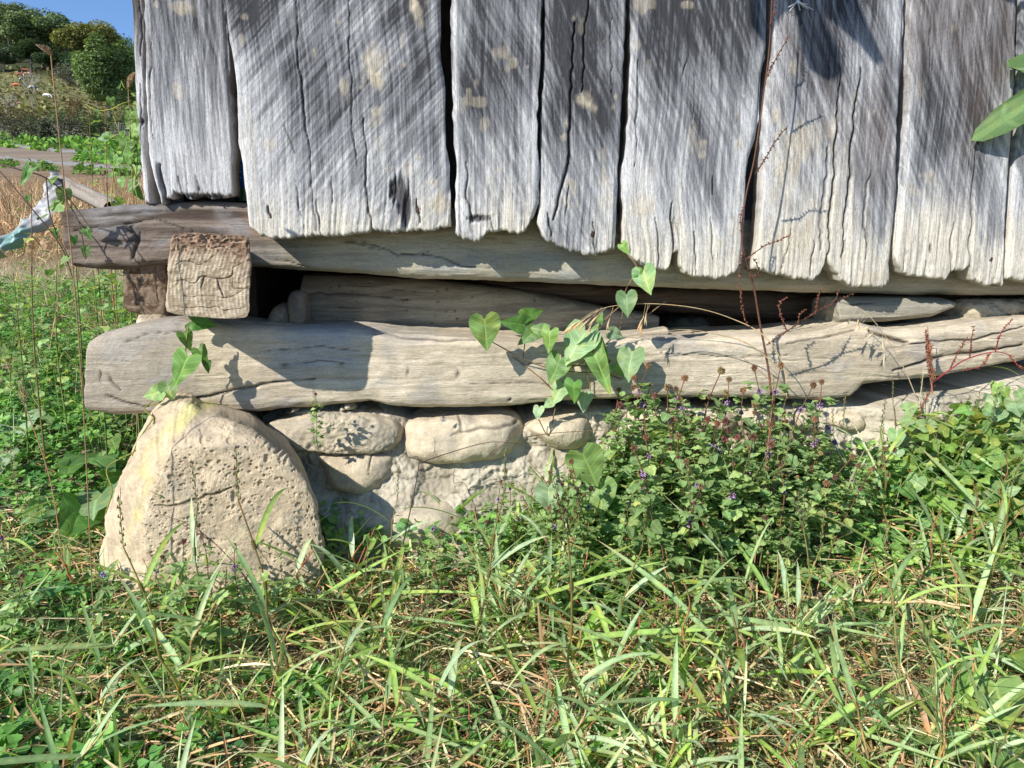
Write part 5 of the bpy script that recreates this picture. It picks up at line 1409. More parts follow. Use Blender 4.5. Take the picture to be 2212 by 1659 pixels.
vine('bindweed_vine', 'bindweed vine with a bright leaf hanging below the square cross beam end', 'vine',
    [(436, 697, 60, 10, .09, 6), (404, 736, 44, 70, .12, 2), (394, 797, 76, 100, .13, 0), (437, 768, 44, 60, .10, 2), (448, 792, 26, 80, .10, 6), (366, 845, 46, 75, .12, 3), (332, 850, 48, 170, .12, 1)],
    [[(408, 700, .12), (402, 740, .12), (398, 790, .11), (372, 835, .11), (325, 870, .12), (312, 885, .12), (332, 905, .14), (322, 940, .16), (290, 975, .16), (232, 1010, .17), (242, 1060, .19), (228, 1110, .21)], [(372, 838, .11), (345, 870, .12), (318, 875, .12)], [(330, 905, .15), (300, 950, .16), (285, 985, .17)]], dw, (.20, .22, .05), .0012)
dy = lambda u, v, o: at_y(u, v, o)
tl = [(293, 206, 22, 200, 1.52, 0), (240, 222, 24, 95, 1.5, 0), (210, 244, 18, 90, 1.5, 4), (294, 231, 22, 100, 1.53, 1), (279, 254, 38, 100, 1.52, 0), (262, 297, 26, 150, 1.5, 0), (237, 295, 26, 20, 1.5, 2), (222, 297, 26, 170, 1.5, 3), (287, 286, 34, 120, 1.52, 0),
      (270, 318, 34, 110, 1.5, 1), (252, 350, 28, 100, 1.48, 0), (290, 322, 30, 60, 1.52, 2), (262, 394, 24, 85, 1.5, 1), (278, 345, 30, 110, 1.52, 0), (295, 262, 26, 70, 1.55, 4), (283, 272, 26, 160, 1.55, 2), (296, 300, 30, 80, 1.55, 0), (270, 370, 30, 60, 1.55, 4), (292, 372, 30, 100, 1.56, 0), (285, 400, 28, 120, 1.55, 1), (300, 420, 30, 60, 1.56, 2), (258, 186, 14, -60, 1.5, 4)]
vine('climbing_bindweed', 'bright backlit bindweed climbing the left corner of the shed', 'vine', tl,
     [[(300, 440, 1.55), (292, 400, 1.55), (297, 340, 1.54), (288, 290, 1.53), (295, 240, 1.53), (293, 205, 1.52), (270, 190, 1.5), (262, 175, 1.5)], [(293, 228, 1.52), (270, 222, 1.5), (240, 236, 1.5), (210, 238, 1.5), (185, 226, 1.5)], [(288, 300, 1.53), (260, 290, 1.5), (235, 300, 1.5)], [(240, 440, 1.5), (248, 350, 1.5), (270, 290, 1.5)], [(310, 430, 1.6), (275, 330, 1.52), (245, 250, 1.5)]], dy, (.25, .28, .06))
vine('bindweed_sprig', 'thin bindweed sprig with bright pointed leaves in front of the torn sacking', 'vine',
     [(56, 378, 50, 120, 1.25, 4), (116, 388, 26, -40, 1.28, 4), (137, 424, 36, 100, 1.3, 1), (120, 446, 34, 160, 1.3, 1), (160, 520, 22, 90, 1.3, 6), (190, 505, 30, 60, 1.3, 2), (140, 560, 26, 120, 1.3, 0), (60, 430, 18, 100, 1.3, 6), (185, 545, 28, 90, 1.32, 6), (120, 505, 26, 60, 1.3, 2)],
     [[(-20, 350, 1.25), (40, 366, 1.25), (100, 385, 1.28), (150, 430, 1.3), (200, 500, 1.3)], [(0, 370, 1.28), (60, 440, 1.28), (130, 530, 1.3), (160, 610, 1.3)], [(137, 424, 1.3), (170, 480, 1.3), (185, 560, 1.3)], [(100, 385, 1.28), (110, 470, 1.3), (150, 560, 1.3)]], dy, (.10, .07, .05))
def dl(u, v, o): return leftpos(u, v, o)
vine('bindweed_plant', 'dusty pale bindweed leaves lying on the clover near the left edge', 'bindweed',
     [(38, 928, 58, 100, .05, 5), (66, 905, 50, -10, .05, 1), (78, 1108, 76, 150, .06, 3), (8, 1000, 40, 100, .05, 5)], [[(60, 925, .02), (20, 900, .02), (-10, 880, .02)], [(80, 1110, .03), (120, 1070, .02), (150, 1040, .02)]], dl)
vine('bindweed_plant', 'upright arrow-leaved bindweed between clover and boulder', 'bindweed',
     [(204, 985, 90, -65, .08, 4), (208, 1080, 54, 100, .07, 3), (255, 1030, 62, -10, .06, 0), (170, 1115, 46, 90, .06, 2), (150, 1010, 40, 120, .05, 2), (272, 890, 46, 110, .05, 2), (225, 905, 34, 80, .05, 0), (245, 960, 40, 60, .05, 0)], [[(190, 1060, .03), (200, 1000, .04), (215, 940, .05)], [(205, 1060, .03), (240, 1030, .04), (270, 1010, .04)]], dl)
vine('bindweed_plant', 'single large blistered bindweed leaf in the foreground turf', 'bindweed', [(944, 1508, 150, 92, .035, 1)], [[(955, 1470, .02), (1000, 1440, .01), (1040, 1430, .01)]], dl)
vine('bindweed_plant', 'group of big heart-shaped bindweed leaves at the lower right corner', 'bindweed',
     [(2160, 1515, 110, 75, .05, 1), (2062, 1475, 66, 100, .04, 0), (2085, 1418, 56, 185, .04, 0), (2195, 1430, 70, 40, .05, 0), (2045, 1590, 80, -30, .03, 1), (2190, 1625, 90, 120, .05, 1), (2010, 1500, 36, 90, .03, 2), (2130, 1440, 40, 120, .03, 2)],
     [[(2160, 1480, .02), (2100, 1450, .02), (2060, 1440, .02)], [(2160, 1500, .02), (2200, 1450, .03), (2230, 1420, .03)]], dl)
vine('bindweed_plant', 'large pale bindweed leaves standing before the left end of the mint clump', 'bindweed',
     [(1272, 1010, 92, 70, .20, 1), (1298, 1075, 80, 100, .19, 1), (1185, 1075, 66, 85, .21, 5), (1250, 1120, 70, 110, .2, 0), (1320, 1160, 80, 100, .2, 0), (1290, 1180, 60, 60, .2, 2), (1210, 1160, 50, 120, .2, 2)],
     [[(1280, 1240, .12), (1290, 1120, .17), (1270, 1000, .19)], [(1200, 1200, .15), (1190, 1100, .2), (1184, 1050, .21)]], dw)
# the bindweed thicket at the right
for j in range(9):
    u0 = [1975, 2030, 2085, 2140, 2195, 2000, 2060, 2120, 2180][j]; v0 = [985, 960, 930, 905, 880, 1070, 1055, 1040, 1015][j]; o0 = [.10, .12, .13, .14, .14, .2, .2, .21, .22][j]
    L_ = []
    for k in range(11):
        L_.append((u0 + random.uniform(-45, 45), v0 + random.uniform(-45, 60), random.uniform(24, 48), random.choice([60, 90, 120, 150, 30, 180, 0]) + random.uniform(-20, 20), o0 + random.uniform(-.04, .04), random.choice([0, 1, 3, 5, 2, 4, 0])))
    vine('bindweed_plant', ['bindweed with yellowish leaves at the left edge of the right-hand thicket', 'bindweed over the rubble below the red dock', 'bindweed with silvery leaves in the middle of the thicket', 'bindweed with small bright leaves high in the thicket', 'bindweed touching the base beam at the right edge',
        'bindweed with a broad oval leaf low in the thicket', 'bindweed with shaded leaves low in the middle of the thicket', 'bindweed with pale holed leaves low in the thicket', 'bindweed low at the right edge of the picture'][j], 'bindweed',
        L_, [[(u0 - 40, v0 + 110, o0), (u0 - 10, v0 + 30, o0), (u0 + 20, v0 - 30, o0)], [(u0 + 40, v0 + 100, o0), (u0, v0 + 20, o0), (u0 - 40, v0 - 10, o0)]], dw, (.25, .25, .07), group='bindweed thicket at the right')
cover('thicket_leaves', 1500, (.70, 2.2), (1.02, 1.34), (.018, .034), lambda x, y: .05 + .13 * sm(y, 1.1, 1.3), lambda x, y: sm(y + .1 * sm(x, .7, 1.0), 1.10, 1.25), 'shaded leaves filling the bindweed thicket at the right', [leaf_geo(HEART, centre=(0, .22), rings=1, fold=.2, droop=.15, ripple=.08, seed=q) for q in range(3)], np.array([(.17, .33, .07), (.22, .38, .10), (.28, .42, .18), (.26, .34, .08)]), 'bind', .9)

# ---- dead dock plants
def dock(label, main, branches, dep, col, rad=.0022, seeds=1.0):
    anchor = dep(*main[0]); root = empty('dried_dock_plant', tuple(anchor)); tag(root, label, 'dead dock')
    off = -Vector(anchor)
    a = Acc(); pth = smooth_path([dep(*p_) for p_ in main], 8); a.tube(pth, np.linspace(rad, rad * .45, len(pth)), 6, col)
    me = a.mesh('stem'); me.materials.append(M['dry']); ob('stem', me, None, root).location = off
    for br in branches:
        pth = smooth_path([dep(*p_) for p_ in br], 10); a = Acc(); a.tube(pth, np.linspace(.0011, .0005, len(pth)), 5, np.array(col) * .8)
        me = a.mesh('branch'); me.materials.append(M['dry']); bo = ob('branch', me, None, root); bo.location = off
        s_ = Acc(); cum = np.concatenate([[0], np.cumsum(np.linalg.norm(np.diff(pth, axis=0), axis=1))])
        for d in np.arange(.006, cum[-1], .0065 / seeds):
            p0 = np.array([np.interp(d, cum, pth[:, k]) for k in range(3)])
            for q in range(random.randint(2, 4)):
                dv = rng.normal(size=3); dv /= np.linalg.norm(dv); r_ = random.uniform(.0022, .0045)
                s_.tube(np.array([p0, p0 + dv * r_ * .6, p0 + dv * r_]), [.0003, .0013, .0005], 4, np.array([(.20, .075, .045), (.14, .05, .035), (.27, .12, .07)][random.randint(0, 2)]))
        me = s_.mesh('seed_cluster'); me.materials.append(M['dry']); so = ob('seed_cluster', me, None, bo)
    return root
dock('tall dead dock with rusty seed strings standing before the base beam and the pale planks', [(1668, 900, .12), (1664, 830, .12), (1655, 770, .12), (1640, 690, .12), (1628, 620, .13), (1610, 560, .14), (1602, 500, .15), (1612, 420, .15), (1630, 340, .15), (1650, 200, .15), (1662, 100, .15), (1668, -20, .15)],
     [[(1606, 540, .14), (1598, 580, .16), (1600, 640, .16), (1612, 700, .15)], [(1612, 560, .14), (1650, 532, .15), (1680, 520, .16), (1708, 508, .17)], [(1604, 520, .15), (1600, 470, .16), (1610, 440, .16)], [(1632, 375, .15), (1655, 340, .17), (1675, 305, .18), (1702, 272, .2)],
      [(1655, 170, .15), (1672, 135, .16), (1688, 105, .17), (1706, 76, .18)], [(1662, 60, .15), (1672, 30, .16), (1674, -10, .16)], [(1656, 745, .13), (1690, 722, .14), (1730, 695, .15), (1760, 675, .15), (1800, 655, .16), (1845, 632, .17)],
      [(1762, 675, .15), (1768, 640, .16), (1780, 615, .16)], [(1700, 715, .14), (1690, 690, .15), (1683, 660, .15), (1700, 640, .15)], [(1725, 700, .15), (1728, 680, .16), (1742, 668, .16)], [(1800, 655, .16), (1808, 640, .17), (1812, 622, .17)], [(1620, 600, .14), (1640, 590, .13), (1630, 560, .15)]], dw, (.17, .085, .055))
dock('red-stemmed dead dock at right with upright seed spikes before the base beam', [(2010, 830, .10), (2050, 800, .12), (2090, 775, .13), (2150, 760, .14), (2190, 770, .14)],
     [[(2052, 798, .12), (2064, 772, .13), (2078, 748, .13), (2090, 728, .14)], [(2095, 772, .13), (2098, 740, .14), (2103, 705, .14)], [(2150, 760, .14), (2162, 720, .15), (2186, 690, .15)], [(2140, 762, .14), (2120, 790, .15), (2080, 800, .15)], [(2180, 768, .14), (2200, 790, .15), (2212, 800, .15)], [(2020, 830, .1), (2000, 860, .12), (1985, 900, .13)]], dw, (.27, .045, .035), .0016)
dock('brown withered dock spike beside the red-stemmed dock', [(2014, 850, .11), (2010, 800, .11), (2006, 750, .11), (2004, 705, .11)], [[(2012 + k * 3, 830 - k * 4, .11), (2008 + k * 3 - 5, 780, .115), (2004 + k * 4 - 5, 712 + k * 10, .12)] for k in range(4)], dw, (.36, .22, .12), .0014, 1.5)

# ---- dry oat grass arching in front of the gap
def drygrass(label, stems, spikes, dep, col=(.48, .36, .2)):
    anchor = dep(*stems[0][0]); root = empty('dry_grass_stalk', tuple(anchor)); tag(root, label, 'dry grass'); off = -Vector(anchor)
    for st in stems:
        a = Acc(); pth = smooth_path([dep(*p_) for p_ in st], 8); a.tube(pth, np.linspace(.0011, .0004, len(pth)), 5, col); me = a.mesh('stem'); me.materials.append(M['dry']); ob('stem', me, None, root).location = off
    if spikes:
        for (u, v, du, dv, o) in spikes:
            a = Acc(); p0 = dep(u, v, o); p1 = dep(u + du, v + dv, o + .005); pm = (p0 + p1) / 2
            a.tube(np.array([p0, p0 * .6 + p1 * .4]), .0003, 4, col)
            a.tube(np.array([p0 * .55 + p1 * .45, p0 * .3 + p1 * .7, p1]), [.0004, .0019, .0002], 5, np.array(col) * 1.15)
            a.tube(np.array([p0 * .5 + p1 * .5 + .001, p0 * .25 + p1 * .75 + .002, p1 + np.array([.003, -.002, -.002])]), [.0004, .0014, .0002], 4, np.array(col))
            me = a.mesh('spikelet'); me.materials.append(M['dry']); ob('spikelet', me, None, root).location = off
drygrass('dry arching oat grass with drooping spikelets before the dark gap', [[(1700, 860, .14), (1692, 790, .14), (1650, 725, .14), (1580, 688, .13), (1500, 665, .13), (1400, 656, .12), (1310, 664, .12), (1262, 690, .12)], [(1690, 800, .14), (1620, 745, .13), (1560, 725, .12), (1480, 712, .11), (1400, 722, .11)]],
     [(1310, 664, -40, 40, .12), (1300, 664, -52, 50, .12), (1292, 667, -60, 48, .12), (1282, 672, -66, 46, .12), (1275, 680, -60, 40, .12), (1300, 668, -36, 56, .12), (1325, 662, -16, 54, .12), (1400, 656, -8, 46, .12), (1405, 656, -30, 60, .12), (1395, 657, -14, 70, .12), (1270, 684, -50, 36, .12), (1262, 690, -42, 30, .12), (1290, 670, -20, 50, .12)], dw)
drygrass('dry grass arching to the right before the knot of the base beam', [[(1990, 890, .13), (1972, 840, .13), (1950, 790, .13), (1915, 730, .13), (1880, 685, .13), (1850, 662, .12), (1838, 668, .12)], [(1985, 880, .13), (1990, 840, .13), (1997, 790, .13)]],
     [(1860, 668, -10, 40, .12), (1868, 676, -22, 44, .12), (1876, 682, -30, 36, .12), (1900, 705, -30, 30, .12), (1906, 715, 2, 44, .13), (1852, 664, -26, 44, .12), (1896, 700, -36, 14, .12), (1915, 735, -8, 60, .13)], dw, (.5, .42, .29))
for j, (st, lab) in enumerate([([[(1597, 1620, .45), (1612, 1400, .40), (1640, 1120, .3), (1660, 950, .22), (1668, 840, .16), (1640, 800, .15), (1600, 770, .14)]], 'tall brown double stalk rising through the mint from the lower right'),
                   ([[(1648, 1640, .45), (1652, 1400, .40), (1664, 1150, .3), (1690, 900, .2), (1700, 840, .18), (1660, 790, .16)]], 'second tall brown stalk close to the right of the first'),
                   ([[(1600, 1480, .4), (1602, 1320, .3), (1590, 1200, .25), (1540, 1090, .2)], [(1602, 1330, .3), (1650, 1390, .3)]], 'kinked straw stem in front of the mint clump'),
                   ([[(870, 1180, .25), (905, 1000, .14), (880, 985, .12), (870, 905, .12)], [(905, 1000, .14), (980, 975, .13), (1060, 955, .13), (1130, 960, .12)]], 'thin dark dead twig looping over the rounded stones'),
                   ([[(1060, 985, .15), (1120, 930, .13), (1165, 898, .12)]], 'thin brown twig slanting across the long smooth stone'),
                   ([[(1130, 945, .13), (1200, 935, .12), (1330, 928, .12)]], 'thin bent twig before the smooth pale stone'),
                   ([[(560, 1290, .38), (500, 1210, .36), (420, 1140, .35), (330, 1105, .34)], [(450, 1165, .35), (380, 1125, .35)]], 'dark bare twig leaning across the front of the boulder'),
                   ([[(2212, 1230, .3), (2100, 1330, .35), (1950, 1450, .42), (1850, 1500, .45)]], 'long pale straw slanting across the grass at the right'),
                   ([[(1400, 1620, .5), (1395, 1450, .5), (1300, 1300, .4), (1180, 1240, .35)]], 'bent straw lying over the turf in the middle'),
                   ([[(80, 1000, .0), (200, 1060, .05), (300, 1100, .1)]], 'brown runner crossing the clover at the left')]):
    drygrass(lab, st, [], dw if j != 9 else (lambda u, v, o: leftpos(u, v, .05)), [(.27, .15, .08), (.25, .14, .08), (.45, .32, .18), (.09, .06, .05), (.16, .09, .05), (.2, .12, .07), (.16, .09, .06), (.5, .38, .22), (.45, .33, .18), (.2, .12, .07)][j])
# foxtail plumes in front of the hillside
for (pts, lab) in [([(84, 100), (110, 120)], 'blurry tan foxtail plume standing against the dark trees'), ([(290, 160), (277, 190)], 'tan foxtail plume half hidden by the corner board'), ([(48, 830), (56, 880)], 'pale green bristly foxtail among the clover')]:
    yy = 1.05 if pts[0][1] < 500 else 1.2
    yy = 1.52 if pts[0][0] == 290 else yy
    p0, p1 = at_y(*pts[1], yy), at_y(*pts[0], yy)
    root = empty('foxtail_grass', tuple(p0)); tag(root, lab, 'foxtail')
    a = Acc()
    for j in range(150):
        f = random.random(); aa = random.uniform(0, 6.28); pp = p0 + (p1 - p0) * f; r_ = .0035 * math.sin(math.pi * min(1, f * .9 + .1)) + .001
        dv = np.array([math.cos(aa), math.sin(aa), .6]) ; a.tube(np.array([pp, pp + dv * r_ * .7, pp + dv * r_ * 1.6 + (p1 - p0) * .12]), [.0005, .0009, .0002], 3, (.50, .36, .22) if yy != 1.2 else (.35, .38, .2))
    me = a.mesh('plume'); me.materials.append(M['dry']); ob('plume', me, None, root).location = -Vector(p0)
    base = at_y(pts[1][0] + 30 if pts[0][0] != 290 else 262, 700, yy); base[2] = float(ground_h(base[0], base[1]))
    a = Acc(); a.tube(smooth_path([base, (base + p0) / 2 + np.array([.01, 0, .03]), p0], 8), .0009, 5, (.3, .2, .11)); me = a.mesh('stem'); me.materials.append(M['dry']); ob('stem', me, None, root).location = -Vector(p0)

# ---- fig branch at the right, its leaves partly above and beside the frame
def fig_outline_half(lobes=3):
    return [(0, .03), (.10, -.05), (.24, -.04), (.34, .12), (.38, .36), (.42, .58), (.36, .66), (.27, .52), (.19, .36), (.10, .30), (.10, .45), (.13, .66), (.11, .86), (.06, .98), (0, 1.03)]
figm = []
for q in range(2):
    V, T, U = leaf_geo(fig_outline_half(), centre=(0, .25), rings=4, fold=.12, droop=.12, ripple=.07, seed=q + 5); V[:, 0] *= .85
    me = new_mesh('fig_leaf', V, None, T, col=np.broadcast_to((.10, .17, .05) if q else (.11, .18, .065), (len(V), 3)), uv=U); me.materials.append(M['bind']); figm.append(me)
fb = at_wall(2560, 260, .14); froot = empty('fig_branch', tuple(fb)); tag(froot, 'fig branch reaching in from the right with a lobed green leaf before the pale plank', 'fig branch'); foff = -Vector(fb)
a = Acc(); a.tube(smooth_path([at_wall(2560, 260, .14), at_wall(2420, 120, .17), at_wall(2330, -150, .22), at_wall(2250, -420, .3), at_wall(2000, -700, .35)], 8), .006, 7, (.25, .22, .18)); a.tube(smooth_path([at_wall(2430, 130, .17), at_wall(2330, 120, .16), at_wall(2240, 150, .15)], 6), .0022, 5, (.18, .2, .08))
me = a.mesh('branch'); me.materials.append(M['bark']); ob('branch', me, None, froot).location = foff
def fig_leaf(pbase, ptip, up, k):
    pb, pt = Vector(pbase), Vector(ptip); L = (pt - pb).length
    o = ob('fig_leaf', figm[k], None, froot); o.matrix_basis = Matrix.Translation(pb + foff) @ rot_to(pt - pb, up).to_4x4() @ Matrix.Scale(L, 4)
fig_leaf(at_wall(2395, 128, .11), at_wall(2140, 268, .13), (-.25, -1, .25), 0)
def shadow_leaf(us, vs, o, du, dv, k, size):
    """a leaf outside the frame whose shadow falls on the planks at (us, vs)"""
    s, z = wall_sz(us, vs, .06); s2, z2 = wall_sz(us + du, vs + dv, .06); n_ = np.hypot(s2 - s, z2 - z)
    dirs = np.array([(s2 - s) / n_, (z2 - z) / n_])
    pb = wp(s - SX * o, z + SZ * o, .06 + o); pt = wp(s - SX * o + dirs[0] * size, z + SZ * o + dirs[1] * size, .06 + o + .01)
    fig_leaf(pb, pt, tuple(sun_to), k)
shadow_leaf(1725, -70, .42, 40, 160, 0, .24)

# white frayed string at the top
strn = empty('frayed_string', tuple(at_wall(1722, -10, .07))); tag(strn, 'frayed white string hanging at the top before the middle right plank', 'string')
for k in range(9):
    a = Acc(); e_ = (1700 + k * 7 + random.uniform(-4, 4), 16 + 8 * math.sin(k * 1.9) + random.uniform(-3, 3))
    a.tube(smooth_path([at_wall(1722, -10, .075), at_wall(1720 + k, 4, .085), at_wall(e_[0], e_[1], .08)], 5), .0005, 4, (.8, .8, .78)); me = a.mesh('strand'); me.materials.append(M['film'])
    ob('strand', me, None, strn).location = -Vector(strn.location)
# the fly
flyp = at_wall(958, 902, .085); fly = empty('fly', tuple(flyp)); tag(fly, 'small black fly resting on the long smooth stone', 'fly')
def ell(c, r, col):
    th = np.linspace(0, np.pi, 7)[:, None]; ph = np.linspace(0, 2 * np.pi, 8, endpoint=False)[None]
    V = np.stack([np.sin(th) * np.cos(ph) * r[0], np.sin(th) * np.sin(ph) * r[1], np.cos(th) * r[2] * np.ones_like(ph)], -1).reshape(-1, 3) + c
    return V, grid_faces(7, 8, True), col
a = Acc()
for c_, r_ in [((0, 0, 0), (.0018, .0018, .0032)), ((0, 0, .0042), (.0016, .0015, .0015)), ((0, -.0002, -.004), (.002, .0018, .0032))]:
    V, Q, c = ell(np.array(c_), r_, (.02, .02, .02)); a.add(V, Q, col=c)
me = a.mesh('body'); me.materials.append(M['film']); ob('body', me, None, fly)
for s_ in (-1, 1):
    for k in range(3):
        a = Acc(); a.tube(np.array([(0, 0, .002 - k * .0015), (s_ * .004, -.0015, .004 - k * .0035), (s_ * .006, .002, .005 - k * .0045)]), .0003, 4, (.02, .02, .02)); me = a.mesh('leg'); me.materials.append(M['film']); ob('leg', me, None, fly)
    a = Acc(); a.add([(0, -.002, .001), (s_ * .0045, -.002, -.006), (s_ * .002, -.002, -.0085), (0, -.0018, -.004)], None, [(0, 1, 2), (0, 2, 3)], (.25, .25, .25)); me = a.mesh('wing'); me.materials.append(M['film']); ob('wing', me, None, fly)

# ================================================================== the left background
# torn woven sacking and a board
a = Acc()
pth = smooth_path([at_y(116, 372, 2.3), at_y(112, 400, 2.25), at_y(104, 430, 2.2), at_y(90, 470, 2.1), at_y(60, 495, 2.05), at_y(25, 520, 2.0), at_y(-20, 545, 2.0)], 14)
n_ = len(pth); W_ = np.linspace(-1, 1, 26)
Tn = np.gradient(pth, axis=0); Tn /= np.linalg.norm(Tn, axis=1)[:, None]; sd_ = np.cross(Tn, [0, -1, 0]); sd_ /= np.linalg.norm(sd_, axis=1)[:, None]
wd_ = np.interp(np.linspace(0, 1, n_), [0, .2, .5, .75, 1], [.010, .026, .040, .026, .02])
Vs = pth[:, None] + sd_[:, None] * (wd_[:, None] * W_[None])[..., None]
Vs[..., 1] += .03 * vn(Vs[..., 0] * 30, Vs[..., 2] * 30, 0, 401) + .012 * vn(Vs[..., 0] * 90, Vs[..., 2] * 90, 0, 402) - .03 * (1 - W_[None] ** 2)
cs_ = mixc((.36, .35, .32), (.22, .36, .33), sm(vn(Vs[..., 0] * 16, Vs[..., 2] * 16, 0, 403) + .5 * sm(Vs[..., 2], .6, .7) * 0, .1, .35)); cs_ = mixc(cs_, (.42, .42, .41), sm(vn(Vs[..., 0] * 25, Vs[..., 2] * 25, 0, 404), .1, .4))
a.add(Vs.reshape(-1, 3), grid_faces(n_, 26), col=cs_.reshape(-1, 3))
o = ob('torn_sack', a.mesh('torn_sack'), M['film']); tag(o, 'torn white woven sacking with green print lying behind the left end of the sill', 'sack')
def board(name, pa, pb, w, t, col, label, cat):
    pa, pb = np.array(pa), np.array(pb); d = pb - pa; L = np.linalg.norm(d); d /= L; sdv = np.cross(d, [0, -.6, .8]); sdv /= np.linalg.norm(sdv); up = np.cross(sdv, d)
    S_, T_ = np.meshgrid(np.linspace(-1, 1, 9), np.linspace(0, 1, 40))
    top = pa + d * (T_ * L)[..., None] + sdv * (S_ * w)[..., None] + up * (t * (1 - np.abs(S_) ** 6) + .003 * vn(S_ * 3, T_ * 9, 0, 5))[..., None]
    bot = pa + d * (T_ * L)[..., None] + sdv * (S_ * w)[..., None] - up * t
    a = Acc(); a.add(np.concatenate([top, bot[:, ::-1]], 1).reshape(-1, 3), grid_faces(40, 18, True), col=col)
    o = ob(name, a.mesh(name), M['plank']); tag(o, label, cat); return o
board('old_board', at_y(118, 385, 2.35), at_y(240, 445, 2.1), .022, .012, (.30, .26, .22), 'grey-brown old board slanting behind the left end of the sill', 'board')
board('white_board', at_y(165, 405, 2.5), at_y(262, 452, 2.3), .022, .010, (.42, .41, .39), 'whitewashed board lying behind the upper sill end', 'board')

# tall weeds on the bank behind, straw field
def weeds(name, n, xr, yr, L, cols, label, wd=(.001, .0025), mat='dry', bend=.5):
    y = rng.uniform(*yr, n * 3); x = y * rng.uniform(-.72, -.44, n * 3) ; m = x < -.80 - .0 * y; x, y = x[m][:n], y[m][:n]; k = len(x)
    a_ = rng.uniform(0, 6.28, k); el = rng.uniform(.6, 1.5, k)
    V, Q, C = ribbons(gpos(x, y), np.stack([np.cos(a_) * np.cos(el), np.sin(a_) * np.cos(el), np.sin(el)], -1), rng.uniform(*L, k), rng.uniform(*wd, k), rng.uniform(0, bend, k), pick(cols, k, .25), 5, .3)
    o = ob(name, new_mesh(name, V, Q, col=C), M[mat]); tag(o, label, kind='stuff')
weeds('bank_grass', 1500, (-3, 0), (1.6, 3.4), (.06, .2), GRASSC * .9, 'thin green grass on the bank behind the clover', mat='grass')
weeds('bank_straw', 1300, (-3, 0), (2.0, 4.5), (.08, .28), DRYC, 'dry straw standing on the bank behind the sacking')
weeds('straw_field', 9000, (-9, 0), (4.0, 16), (.12, .45), np.array([(.34, .21, .13), (.42, .28, .17), (.5, .38, .24), (.26, .15, .10)]), 'reddish straw stubble field behind the bank', (.003, .009), bend=.9)
def far_leaves(name, n, cx, cy, sx, sy, sz, size, cols, label, mat='far', z0=0.0, kind='stuff'):
    x = rng.normal(cx, sx, n); y = rng.normal(cy, sy, n)
    p = gpos(x, y); p[:, 2] += z0 + np.abs(rng.normal(0, sz, n))
    d = rng.normal(size=(n, 3)); up = rng.normal(size=(n, 3)) + np.array([0, 0, 1.0])
    return scatter(name, ov, p, frames(d, up, np.zeros(n)), rng.uniform(size * .6, size * 1.3, n), pick(cols, n, .25), M[mat], kind=kind, label=label)
tallc = np.array([(.10, .18, .04), (.16, .25, .05), (.20, .24, .05)])
wr = []
for (u, v, h, c, lab) in [(200, 470, 240, (.22, .16, .07), 'tall brown-stemmed weed with red-tinged leaves behind the sill end'), (232, 470, 240, (.25, .13, .07), 'reddish dry stalk beside the climbing bindweed'), (150, 520, 120, (.14, .16, .06), 'bushy mint-like weed behind the sill end'),
                          (262, 480, 150, (.2, .25, .08), 'pale weed stalk beside the shed corner'), (60, 620, 200, (.16, .12, .06), 'branching weed above the clover at the left edge'), (120, 640, 130, (.14, .18, .06), 'leafy weed below the sill end'), (200, 650, 100, (.14, .2, .06), 'leafy weed under the projecting sill'), (30, 700, 110, (.14, .2, .06), 'small leafy weed at the left edge'), (255, 660, 110, (.14, .2, .06), 'weed in the shade beside the corner post')]:
    yy = {200: 2.2, 232: 1.9, 150: 1.9, 262: 1.6, 60: 1.55, 120: 1.7, 30: 1.6, 255: 1.75}[u] if (u, v) != (200, 650) else 1.6
    b = at_y(u, v, yy); b[2] = float(ground_h(b[0], b[1])); top = at_y(u + random.uniform(-10, 10), v - h, yy)
    root = empty('tall_weed', tuple(b)); tag(root, lab, 'weed'); a = Acc(); pth = smooth_path([b, b * .5 + top * .5 + rng.normal(0, .01, 3), top], 10)
    a.tube(pth, np.linspace(.0022, .0008, len(pth)), 5, c); me = a.mesh('stem'); me.materials.append(M['dry']); ob('stem', me, None, root).location = -Vector(b)
    for k in range(26):
        i = int((.1 + .9 * k / 26) * (len(pth) - 1)); az = k * 2.4; el = random.uniform(-.2, .8); sz = random.uniform(.016, .034)
        o = ob('leaf', mint_leaves[k % 5], None, root); dv = Vector((math.cos(az) * math.cos(el), math.sin(az) * math.cos(el), math.sin(el)))
        o.matrix_basis = Matrix.Translation(Vector(pth[i] - b) + dv * random.uniform(0, .02)) @ rot_to(dv).to_4x4() @ Matrix.Scale(sz, 4)

